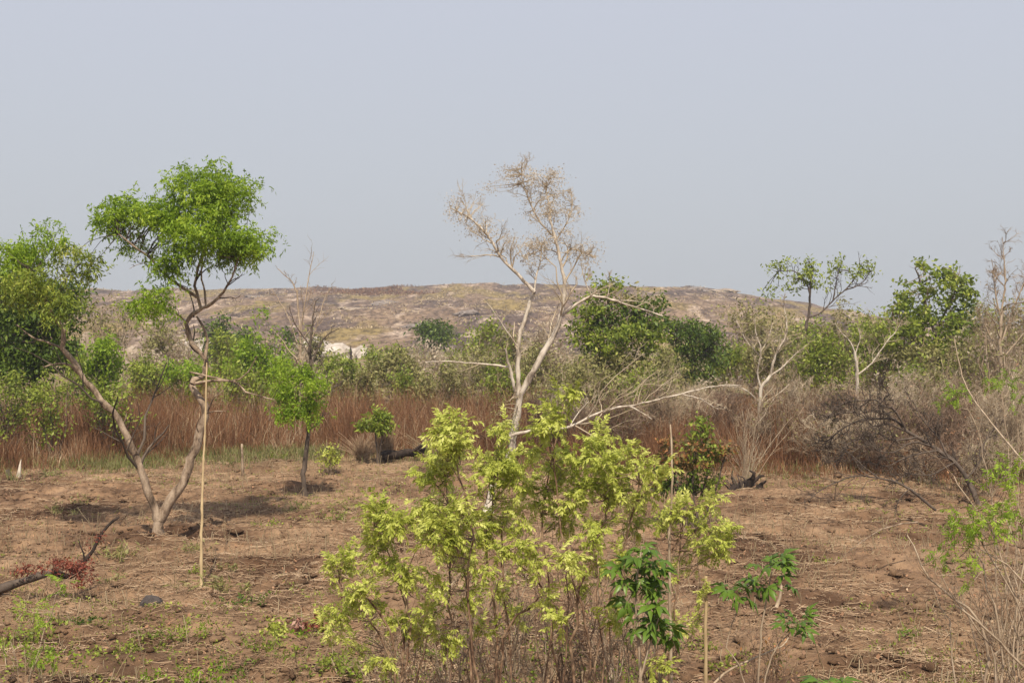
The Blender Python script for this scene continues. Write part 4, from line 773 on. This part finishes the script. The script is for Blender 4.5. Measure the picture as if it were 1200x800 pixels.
SPG = [spray_mesh('green_leaf_spray', 210 + i, 11, .13, 'green', .038, .36) for i in range(3)]
def place(parent, name, me, pos, d, rng, s):
    o = bpy.data.objects.new(name, me); C.objects.link(o); o.parent = parent
    zx = Vector(d).normalized(); z = Vector((rng.normal() * .35, rng.normal() * .35, 1)); yy = z.cross(zx).normalized(); zz = zx.cross(yy)
    m = Matrix((zx, yy, zz)).transposed().to_4x4(); m = Matrix.Translation(Vector(pos) - parent.location) @ m @ Matrix.Scale(s, 4); o.matrix_local = m; return o
def join_in(gx, me, pos, d, rng, s):
    key = me.name
    if key not in MC: V = np.empty(len(me.vertices) * 3); me.vertices.foreach_get('co', V); MC[key] = (V.reshape(-1, 3), [list(p.vertices) for p in me.polygons]); MC[key] = (MC[key][0], np.array([f for f in MC[key][1] if len(f) == 4]))
    V, Fa = MC[key]; zx = nrm(np.array(d)); z = np.array([rng.normal() * .35, rng.normal() * .35, 1]); yy = nrm(np.cross(z, zx)); zz = np.cross(zx, yy)
    gx.add((V * s) @ np.stack([zx, yy, zz]) + pos, Fa)
MC = {}
def yshrub(px, D, label, stems, lobes_, seed, meshes=SPR, cap=298, dens=1.0, bark='stem_red', tw='twig_brown', group='yellow-green shrubs in the foreground', name='leafy_shrub'):
    rng = np.random.default_rng(seed); b = gp(px, D); root = thing(name, b, label, 'shrub', group); allp = []; gt = Geo()
    for pts, r0, r1, dd in stems:
        g = Geo(); r0 *= .72; P, Rr = limb(g, pts, D, r0, r1, dd, rng, 7, .013, .16); g.build('stem', M[bark], root, smooth=True); allp.append(P)
        q = resample(P, 8)[None]; c1, r1_ = spawn(q, np.linspace(r0, r1, 8)[None], 6, rng, (20, 50), (.14, .30), .3, .2, 5, .2, .45, rmin=.003); tubes(gt, c1, r1_, 4); c2, r2 = spawn(c1, r1_, 2, rng, (20, 60), (.3, .6), .3, .2, 4, .25, .6, rmin=.002); tubes(gt, c2, r2, 3)
    lp = np.concatenate(allp); area = np.array([l[2] * l[3] for l in lobes_]) ** .8; cnt = 0; tot_i = 0; tot = int(area.sum() * dens * .92); ex = Geo(); pc = min(1.0, cap / tot)
    for l, a_ in zip(lobes_, area / area.sum()):
        n = max(3, int(tot * a_)); ds = l[4] if len(l) > 4 else rng.uniform(-.4, .4); c = np.array(Wp(l[0], l[1], D + ds)); rad = np.array(pxr(l[2] * .84, l[3] * .78, D + ds, (l[2] + l[3]) * .6 / F * D))
        tipn = max(3, n // 7); tp, td = ell(rng, tipn, c, rad, .3); dist = np.linalg.norm(tp[:, None] - lp[None], axis=2); below = (lp[None, :, 2] > tp[:, None, 2] - .05) * .6; st = lp[(dist + below).argmin(1)]
        t = np.linspace(0, 1, 6)[None, :, None]; P = st[:, None] * (1 - t) + tp[:, None] * t + (rng.normal(0, 1, (tipn, 1, 3)) * .05 + np.array([0, 0, -.05])) * np.sin(np.pi * t); tubes(gt, P, np.linspace(.0052, .0018, 6)[None] * np.ones((tipn, 1)), 3)
        for k in range(n):
            i = k % tipn; u = rng.uniform(.55, 1); pos = P[i, 3] * (1 - u) + P[i, 5] * u if k >= tipn else P[i, 5]
            pos = pos + rng.normal(0, .032, 3); dr = nrm(td[i] * .5 + rng.normal(0, .8, 3) + np.array([0, 0, .1])); me_ = meshes[rng.integers(len(meshes))]; sc_ = rng.uniform(.7, 1.25)
            if cnt < cap and (cnt + 1) <= (tot_i + 1) * pc + 1: place(root, 'leaf', me_, pos, dr, rng, sc_); cnt += 1
            else: join_in(ex, me_, pos, dr, rng, sc_)
            tot_i += 1
    ex.build('leaves', bpy.data.materials[meshes[0].materials[0].name], root, stuff=True); gt.build('twigs', M[tw], root, stuff=True); return root
yshrub(470, 10.6, 'yellow-green shrub leftmost and lowest of the foreground shrubs', [
    ([(466, 900), (468, 800), (455, 740), (430, 700), (402, 670)], .018, .006, -.2), ([(468, 900), (472, 780), (474, 720), (475, 668)], .018, .006, .1), ([(468, 880), (462, 790), (440, 742), (425, 715), (397, 690), (394, 660)], .012, .005, .1),
    ([(470, 800), (480, 730), (462, 670), (442, 620)], .015, .005, .2), ([(472, 850), (495, 770), (508, 720)], .012, .005, -.2)],
    [(445, 606, 42, 20), (472, 618, 22, 18), (398, 662, 18, 20), (436, 642, 28, 18), (476, 668, 30, 20), (420, 690, 22, 16), (386, 734, 16, 12), (462, 732, 26, 9), (436, 714, 20, 9), (509, 716, 20, 11), (398, 712, 16, 12), (406, 752, 14, 8), (486, 742, 16, 8), (450, 770, 18, 8)], 301, dens=.56)
yshrub(545, 10.3, 'tall yellow-green shrub with the highest leafy column, left of the pale tree', [
    ([(552, 930), (551, 800), (552, 740), (545, 680), (530, 620), (522, 560), (524, 500)], .022, .006, .2), ([(553, 920), (556, 780), (545, 690), (552, 630), (546, 580), (535, 540)], .018, .006, -.1), ([(530, 900), (528, 760), (526, 690), (528, 620)], .016, .006, .3)],
    [(528, 496, 26, 13), (520, 512, 30, 18), (524, 534, 24, 16), (512, 552, 30, 15), (530, 600, 32, 16), (512, 626, 28, 18), (540, 640, 22, 18), (508, 596, 26, 12), (500, 585, 14, 10), (505, 680, 14, 9), (545, 700, 16, 8), (520, 740, 18, 8), (556, 664, 12, 8)], 302, dens=.68)
yshrub(585, 11.0, 'yellow-green shrub with broad flat top directly before the pale tree', [
    ([(583, 890), (582, 760), (575, 700), (570, 640), (576, 600), (582, 560)], .022, .007, .1), ([(583, 870), (590, 750), (620, 710), (636, 690), (610, 660), (590, 650)], .017, .006, -.2), ([(584, 880), (600, 780), (590, 700), (588, 640), (590, 610)], .015, .006, .3)],
    [(582, 536, 36, 14), (596, 550, 36, 14), (570, 558, 28, 12), (585, 602, 26, 16), (590, 642, 24, 10), (560, 620, 20, 14), (588, 686, 12, 9), (585, 494, 12, 16), (608, 562, 18, 10), (615, 605, 14, 10), (605, 725, 16, 8), (560, 740, 14, 8), (622, 665, 14, 8)], 303, dens=.6)
yshrub(690, 10.8, 'widest yellow-green shrub with a dense leafy mass right of the pale tree', [
    ([(676, 900), (672, 780), (680, 690), (700, 630), (712, 590), (722, 545)], .024, .007, .1), ([(680, 900), (690, 760), (668, 670), (656, 600), (645, 540), (641, 500)], .018, .006, -.1), ([(678, 890), (650, 760), (640, 680), (636, 600), (652, 520), (668, 462)], .015, .005, .3), ([(684, 890), (702, 760), (726, 660), (745, 590), (752, 550)], .016, .006, -.2)],
    [(641, 492, 20, 22), (668, 462, 9, 15), (652, 480, 10, 12), (708, 506, 14, 14), (690, 526, 34, 16), (734, 540, 44, 18), (672, 548, 36, 20), (708, 562, 46, 20), (668, 584, 26, 16), (736, 578, 36, 15), (702, 616, 22, 12), (664, 612, 20, 12), (632, 528, 14, 10), (766, 556, 16, 14), (640, 585, 16, 12), (740, 612, 18, 10), (680, 680, 18, 9), (730, 650, 14, 8), (618, 560, 14, 10)], 304, dens=.62)
yshrub(790, 11.2, 'yellow-green shrub rightmost of the foreground shrubs, beside the bare straight stem', [
    ([(772, 900), (770, 760), (776, 680), (796, 630), (832, 622)], .018, .006, .1), ([(774, 900), (790, 740), (796, 650), (806, 600), (838, 584)], .014, .005, -.1), ([(768, 900), (756, 760), (790, 730), (806, 728)], .010, .005, -.2)],
    [(806, 594, 30, 12), (838, 584, 12, 9), (834, 624, 32, 16), (814, 646, 22, 13), (846, 640, 14, 10), (770, 610, 16, 10), (803, 732, 15, 9), (782, 672, 12, 8), (826, 690, 10, 6), (770, 780, 14, 7)], 305, dens=.65)
yshrub(690, 10.2, 'low yellow-green shrub with small separate leaf tufts, in front of the widest shrub', [
    ([(640, 900), (640, 800), (646, 740), (650, 728)], .012, .005, .1), ([(660, 900), (662, 780), (664, 700), (667, 655)], .012, .005, .1), ([(690, 900), (706, 800), (700, 700), (705, 655)], .012, .005, .1), ([(700, 900), (712, 800), (714, 724)], .010, .005, .1)],
    [(667, 655, 24, 9), (706, 656, 20, 9), (696, 622, 14, 8), (645, 698, 16, 9), (650, 730, 14, 8), (714, 722, 16, 11), (620, 640, 14, 8)], 306, dens=.6)
# leafy sprays in the right-hand foreground
yshrub(1150, 10.6, 'arching bare-stemmed shrub with green leaf sprays in the bottom right corner', [
    ([(1152, 920), (1158, 800), (1150, 732), (1115, 700), (1090, 676), (1076, 650), (1064, 627)], .020, .006, .3), ([(1156, 920), (1170, 800), (1150, 740), (1110, 690), (1100, 660)], .014, .004, -.1), ([(1240, 830), (1200, 781), (1175, 755), (1150, 732), (1120, 712)], .017, .008, -.2), ([(1170, 920), (1180, 780), (1160, 690), (1142, 639)], .016, .006, .2),
    ([(1260, 760), (1200, 680), (1168, 655), (1142, 639)], .014, .006, .1), ([(1180, 920), (1196, 800), (1190, 700), (1160, 620), (1130, 580), (1118, 560)], .014, .005, .4), ([(1230, 920), (1215, 780), (1190, 700), (1150, 640), (1140, 600)], .014, .005, 0), ([(1150, 920), (1120, 800), (1112, 730), (1098, 690)], .011, .004, .1), ([(1200, 900), (1190, 760), (1200, 640), (1188, 560)], .013, .005, .3)],
    [(1142, 606, 22, 10), (1176, 600, 22, 10), (1160, 622, 28, 9), (1128, 625, 14, 7), (1194, 620, 14, 9), (1176, 570, 12, 6), (1145, 672, 8, 14), (1108, 650, 7, 8), (1192, 545, 14, 8)], 307, SPG, dens=.5, bark='bark_tan', tw='twig', group='shrubs in the foreground', name='arching_shrub')
yshrub(1160, 15.5, 'thin shrub with bright green sprays over the brown brush at the right border', [
    ([(1170, 700), (1165, 600), (1150, 520), (1130, 465)], .014, .005, 0), ([(1180, 700), (1185, 580), (1180, 500), (1170, 448)], .014, .005, 0), ([(1190, 700), (1196, 560), (1192, 480)], .012, .005, 0)],
    [(1128, 460, 28, 7), (1168, 445, 22, 8), (1110, 470, 14, 7), (1186, 468, 12, 6), (1186, 440, 14, 6)], 308, SPG, dens=.5, bark='bark_tan', tw='twig', group='shrubs in the foreground', name='thin_shrub')
yshrub(52, 12.6, 'slender sapling with pale green tufts in the bottom left corner', [
    ([(22, 860), (36, 790), (50, 740), (62, 700), (72, 684)], .010, .004, .2), ([(22, 860), (30, 800), (48, 760), (52, 748)], .008, .004, 0), ([(20, 860), (20, 800), (8, 752)], .007, .003, 0)],
    [(72, 682, 10, 9), (48, 772, 20, 9), (36, 722, 16, 8), (6, 752, 12, 6), (34, 740, 10, 6), (28, 715, 12, 6)], 309, SPG, dens=.45, bark='bark_tan', tw='twig', group='shrubs in the foreground', name='sapling')

# bare understorey stems in the foreground
for i, (px, D, w, yt, lb) in enumerate([(500, 11.4, 44, 710, 'low bare reddish twigs under the leftmost yellow-green shrub'), (560, 11.8, 46, 690, 'bare reddish twigs between the stems of the tall yellow-green shrub'), (622, 11.6, 46, 680, 'bare brown twigs before the broad-topped yellow-green shrub'),
        (672, 12.2, 44, 690, 'bare brown twigs under the widest yellow-green shrub'), (728, 12, 40, 680, 'bare brown twigs behind the dark broad-leaved plant'), (772, 12.6, 34, 650, 'bare brown twigs by the straight bare stem'), (1175, 11.8, 50, 610, 'tangle of thin bare twigs in the bottom right corner'), (1200, 14.5, 46, 540, 'bare thin brown bush at the lower right border'), (530, 12.6, 44, 640, 'pale bare twigs behind the tall yellow-green shrub'), (600, 13.4, 44, 600, 'fine bare twigs behind the broad-topped yellow-green shrub'), (650, 13.0, 46, 590, 'fine bare twigs left of the widest yellow-green mass'), (720, 13.6, 44, 600, 'fine bare twigs right of the widest yellow-green mass'), (460, 12.2, 34, 730, 'low bare twigs left of the foreground shrubs'), (900, 12.2, 26, 730, 'dark red dry twigs around the right broad-leaved plant')]):
    bush('dry_bush', px, D, w, yt, lb, 'mid' if i in (2, 4, 8, 9, 10, 11) else 'litter' if i != 13 else 'red', 'twig_brown' if i in (1, 3, 10, 13) else 'twig', 'dry bush', n=70 if i != 13 else 150, seed=160 + i, group='bare bushes in the foreground', stems=6, fine=2, lsize=.045, thick=.6, wig=.045, spread=1.3)

# broad-leaved plants
def palm_leaf(name, seed, L=.15):
    rng = np.random.default_rng(seed); V = [(0, 0, 0), (L * .12, 0, 0)]; Fq = []; 
    for k, a in enumerate(np.radians([-105, -55, -18, 18, 55, 105])[[0, 1, 2, 3, 4, 5]] if False else np.radians([-100, -50, 0, 50, 100])):
        l = L * (1.0 - .32 * abs(a) / 1.75) * rng.uniform(.9, 1.1); d = np.array([math.cos(a), math.sin(a), 0]); w = np.array([-math.sin(a), math.cos(a), 0]); o = np.array([L * .12, 0, 0]); hw = l * .185
        i = len(V); z = -.10 * l
        V += [tuple(o + d * l * .5 + w * hw + np.array([0, 0, z * 1.1])), tuple(o + d * l + np.array([0, 0, z * 4.4])), tuple(o + d * l * .5 - w * hw + np.array([0, 0, z * .9])), tuple(o + d * l * .52 + np.array([0, 0, .02 * l]))]
        Fq += [(1, i + 2, i + 3), (1, i + 3, i), (i + 3, i + 2, i + 1), (i, i + 3, i + 1)]
    n0 = len(V); V += [(-L * .8, -.003, .02), (-L * .8, .003, .02), (L * .12, .003, -.002), (L * .12, -.003, -.002)]; 
    o = mk(name, np.array(V), [np.array(Fq), np.array([[n0, n0 + 1, n0 + 2, n0 + 3]])], M['broad']); me = o.data; bpy.data.objects.remove(o); return me
PL = [palm_leaf('palm_leaf', 400 + i, .14 + .015 * i) for i in range(3)]
def broad_plant(px, D, label, stems, lv, seed, group='broad-leaved plants'):
    rng = np.random.default_rng(seed); root = thing('broadleaf_plant', gp(px, D), label, 'plant', group); allp = []
    for pts, r0, r1 in stems:
        g = Geo(); P, _ = limb(g, pts, D, r0, r1, 0, rng, 7, .004, .1); g.build('stem', M['bark_tan'], root, smooth=True); allp.append(P)
    lp = np.concatenate(allp)
    for cx, cy, rx, ry, n in lv:
        c = np.array(Wp(cx, cy, D)); pos, dd = ell(rng, n, c, pxr(rx, ry, D, (rx + ry) / F * D * .5), .5)
        for p_, d_ in zip(pos, dd):
            near = lp[np.linalg.norm(lp - p_, axis=1).argmin()]; dr = nrm(nrm(p_ - near) * .6 + d_ * .5 + np.array([0, -.15, -.05])); o = place(root, 'leaf', PL[rng.integers(3)], p_, dr, rng, rng.uniform(.75, 1.15))
    return root
broad_plant(755, 9.8, 'dark green broad-leaved plant with drooping leaves among the yellow-green shrubs', [([(752, 940), (752, 840), (750, 760), (745, 700), (752, 640)], .016, .008), ([(750, 800), (768, 740), (780, 700)], .009, .005)],
    [(752, 650, 22, 12, 13), (738, 672, 20, 12, 9), (764, 672, 16, 12, 9), (762, 700, 18, 12, 10), (756, 728, 20, 14, 12), (784, 742, 10, 8, 5), (735, 700, 12, 8, 4), (775, 690, 10, 10, 5)], 41)
broad_plant(890, 11.0, 'green broad-leaved plant with three leaf tufts right of the stake', [([(886, 900), (890, 800), (893, 740), (900, 700), (905, 670)], .013, .006), ([(886, 880), (868, 780), (852, 760), (870, 700)], .008, .005), ([(890, 850), (905, 770), (925, 745), (938, 735)], .009, .005)],
    [(906, 658, 22, 11, 12), (868, 692, 20, 10, 10), (894, 682, 12, 8, 5), (940, 730, 22, 11, 11), (920, 676, 8, 12, 4)], 42)
broad_plant(970, 9.8, 'small broad-leaved seedling cut by the bottom edge right of centre', [([(970, 900), (970, 810)], .008, .005)], [(972, 800, 16, 8, 7)], 43)
# extra bare side sticks by the right plant
stick('fallen_stick', [Wp(830, 812, 11.2), Wp(850, 790, 11.3), Wp(890, 770, 11.5), Wp(918, 758, 11.6), Wp(925, 748, 11.7)], .012, .006, 'bark_tan', 'thin curved bare stick propped in front of the right broad-leaved plant', 'stick', 44)

# ------------------------------------------------------------------ small weeds on the field
def weed(px, D, w, h, n, mat, label, seed, name='weed', group='small weeds on the field', ls=.05, asp=.5):
    rng = np.random.default_rng(seed); b = gp(px, D); root = thing(name, b, label, 'weed', group); g = Geo(); gt = Geo(); k = max(4, n // 9)
    tip = np.stack([rng.normal(0, .5, k) * w, rng.normal(0, .5, k) * w, rng.uniform(.3, 1, k) * h], 1); t = np.linspace(0, 1, 4)[None, :, None]; st = np.array(b) + tip * np.array([.6, .6, 0]); P = st[:, None] * (1 - t) + (np.array(b) + tip)[:, None] * t + rng.normal(0, .01, (k, 4, 3)); P[:, 0, 2] -= .03
    tubes(gt, P, np.full((k, 4), .003), 3); q = P[:, 1:].reshape(-1, 3); i = rng.integers(0, len(q), n); leaves(g, q[i] + rng.normal(0, .02, (n, 3)), ls, rng, asp, -.2); g.build('foliage', M[mat], root, stuff=True); gt.build('stems', M['mid'], root, stuff=True); return root
weed(322, 15.9, .30, .22, 150, 'yellow', 'yellow-green leafy weed left of the withered pink leaves', 1, ls=.075)
weed(345, 15.6, .18, .16, 60, 'green', 'fresh green weed between the yellow-green weed and the withered leaves', 2, ls=.07)
weed(353, 16.1, .22, .20, 120, 'pink', 'withered pinkish leafy weed beside the yellow-green weed', 3, ls=.08)
weed(374, 16.0, .18, .24, 100, 'crimson', 'dried red-brown weed left of the leftmost yellow-green shrub', 4, ls=.08)
weed(378, 16.8, .16, .36, 40, 'yellow', 'bright yellow-green sprig above the dried red-brown weed', 5, ls=.07)
weed(300, 15.0, .38, .14, 160, 'mid', 'low spreading green weed below the yellow-green weed', 6)
weed(338, 14.8, .38, .14, 130, 'mid', 'flat green weed patch below the withered pink leaves', 7)
weed(210, 15.6, .55, .16, 260, 'mid', 'broad low green weed patch in the lower left of the field', 8)
weed(232, 13.6, .40, .20, 240, 'green', 'leafy green weed at the bottom edge, left of centre', 9)
weed(178, 13.7, .25, .14, 100, 'green', 'small dark green weed at the bottom edge near the left', 10)
weed(385, 13.8, .35, .18, 200, 'mid', 'green weed at the bottom edge near the leftmost shrub', 11)
weed(95, 16.4, .28, .14, 130, 'dark', 'dark green weed tuft below the fallen log', 12)
weed(282, 17.6, .35, .16, 170, 'dark', 'dark green weed right of the foot of the cane', 13)
weed(250, 18.8, .42, .26, 150, 'olive', 'olive grassy tuft at the foot of the cane', 14, asp=.18, ls=.14)
weed(222, 22.0, .38, .3, 130, 'olive', 'olive weed just right of the forked tree base', 15, asp=.3, ls=.1)
weed(228, 19.8, .25, .2, 80, 'mid', 'small green weed left of the cane, near its foot', 16)
weed(143, 21.5, .45, .22, 130, 'olive', 'grassy olive weed left of the forked tree base', 17, asp=.2, ls=.14)
weed(308, 24.2, .42, .22, 130, 'mid', 'green weed in front of the small tree shadow', 18)
weed(395, 24.8, .45, .24, 140, 'mid', 'green weed right of the small round tree base', 19)
weed(970, 20.6, .32, .18, 120, 'mid', 'green weed lying in the middle of the right-hand field', 20)
weed(1066, 15.4, .16, .12, 60, 'dark', 'tiny dark green weed near the bottom right of the field', 21)
weed(75, 26.2, .5, .2, 120, 'olive', 'thin weed tuft by the shadow at left', 22, asp=.2, ls=.12)
weed(195, 17.2, .12, .06, 30, 'yellow', 'tiny bright sprig beyond the dark stone', 23)
weed(60, 31.5, .45, .28, 150, 'greengrass', 'green tuft right of the pointed pale stump', 24, asp=.2, ls=.16)
weed(322, 36.6, .5, .35, 160, 'mid', 'green tuft at the grass edge left of the small round tree', 25)
weed(160, 34.4, .5, .4, 150, 'mid', 'green tuft at the grass edge behind the left limb', 26)
weed(30, 15.6, .5, .2, 160, 'mid', 'low green weed under the fallen log at the left border', 31)
weed(420, 19.5, .5, .14, 120, 'olive', 'thin olive weed left of the leftmost foreground shrub', 32, asp=.3, ls=.08)
weed(130, 19.2, .3, .2, 70, 'olive', 'thin weed beyond the upright branch of the fallen log', 33, asp=.25, ls=.09)
weed(350, 26.5, .6, .2, 150, 'olive', 'thin olive weeds around the small tree foot', 34, asp=.3, ls=.1)
for i, (px, D, w, h, n, m_, lb) in enumerate([(265, 20.5, .6, .14, 160, 'olive', 'thin olive weeds halfway between the cane and the small round tree'), (60, 14.2, .5, .2, 220, 'green', 'bright leafy weed right of the bottom-left sapling'), (140, 14.6, .4, .14, 120, 'mid', 'low weed left of the broad weed patch'), (420, 13.8, .5, .2, 200, 'mid', 'leafy weed at the foot of the leftmost foreground shrub'),
        (462, 13.4, .4, .2, 160, 'green', 'green weed under the leftmost foreground shrub'), (740, 13.6, .5, .24, 200, 'green', 'green weed behind the dark broad-leaved plant'), (520, 14.4, .5, .2, 180, 'mid', 'low weed under the tall yellow-green shrub'), (850, 14.2, .5, .16, 120, 'mid', 'low weed right of the stake'), (100, 27.5, .7, .2, 200, 'olive', 'olive weed strip by the left limb shadow'), (420, 27, .8, .2, 200, 'olive', 'thin olive weeds in the shade right of the small round tree'), (270, 13.9, .3, .14, 90, 'dark', 'dark weed at the bottom right of the leafy bottom weed'), (1010, 27, .5, .2, 110, 'olive', 'thin olive weed before the charred stump side of the thorn tree')]):
    weed(px, D, w, h, n, m_, lb, 50 + i)
weed(648, 14.6, .4, .22, 130, 'green', 'green weed under the widest yellow-green shrub', 27)
weed(590, 13.2, .4, .26, 150, 'green', 'green weed between the yellow-green shrub stems near the bottom', 28)
weed(690, 12.4, .35, .22, 120, 'dark', 'dark green weed by the bottom edge under the shrubs', 29)
weed(812, 15.2, .3, .2, 90, 'mid', 'green weed left of the stake', 30)

# ------------------------------------------------------------------ hazy air
import bmesh
bm = bmesh.new(); bmesh.ops.create_cube(bm, size=1)
for v in bm.verts: v.co = Vector((v.co.x * 5600, 1430 + v.co.y * 3080, 11.75 + v.co.z * 29.5))
me = bpy.data.meshes.new('haze'); bm.to_mesh(me); bm.free(); hz = bpy.data.objects.new('haze', me); C.objects.link(hz)
m = bpy.data.materials.new('haze'); m.use_nodes = True; t = m.node_tree; t.nodes.remove(t.nodes['Principled BSDF'])
v = t.nodes.new('ShaderNodeVolumePrincipled'); v.inputs['Color'].default_value = (.90, .93, 1, 1); v.inputs['Density'].default_value = .0006; v.inputs['Anisotropy'].default_value = 0.2
t.links.new(v.outputs[0], t.nodes['Material Output'].inputs['Volume']); me.materials.append(m)
tag(hz, 'thin pale dusty haze filling the air over the whole plain', 'haze', kind='stuff')
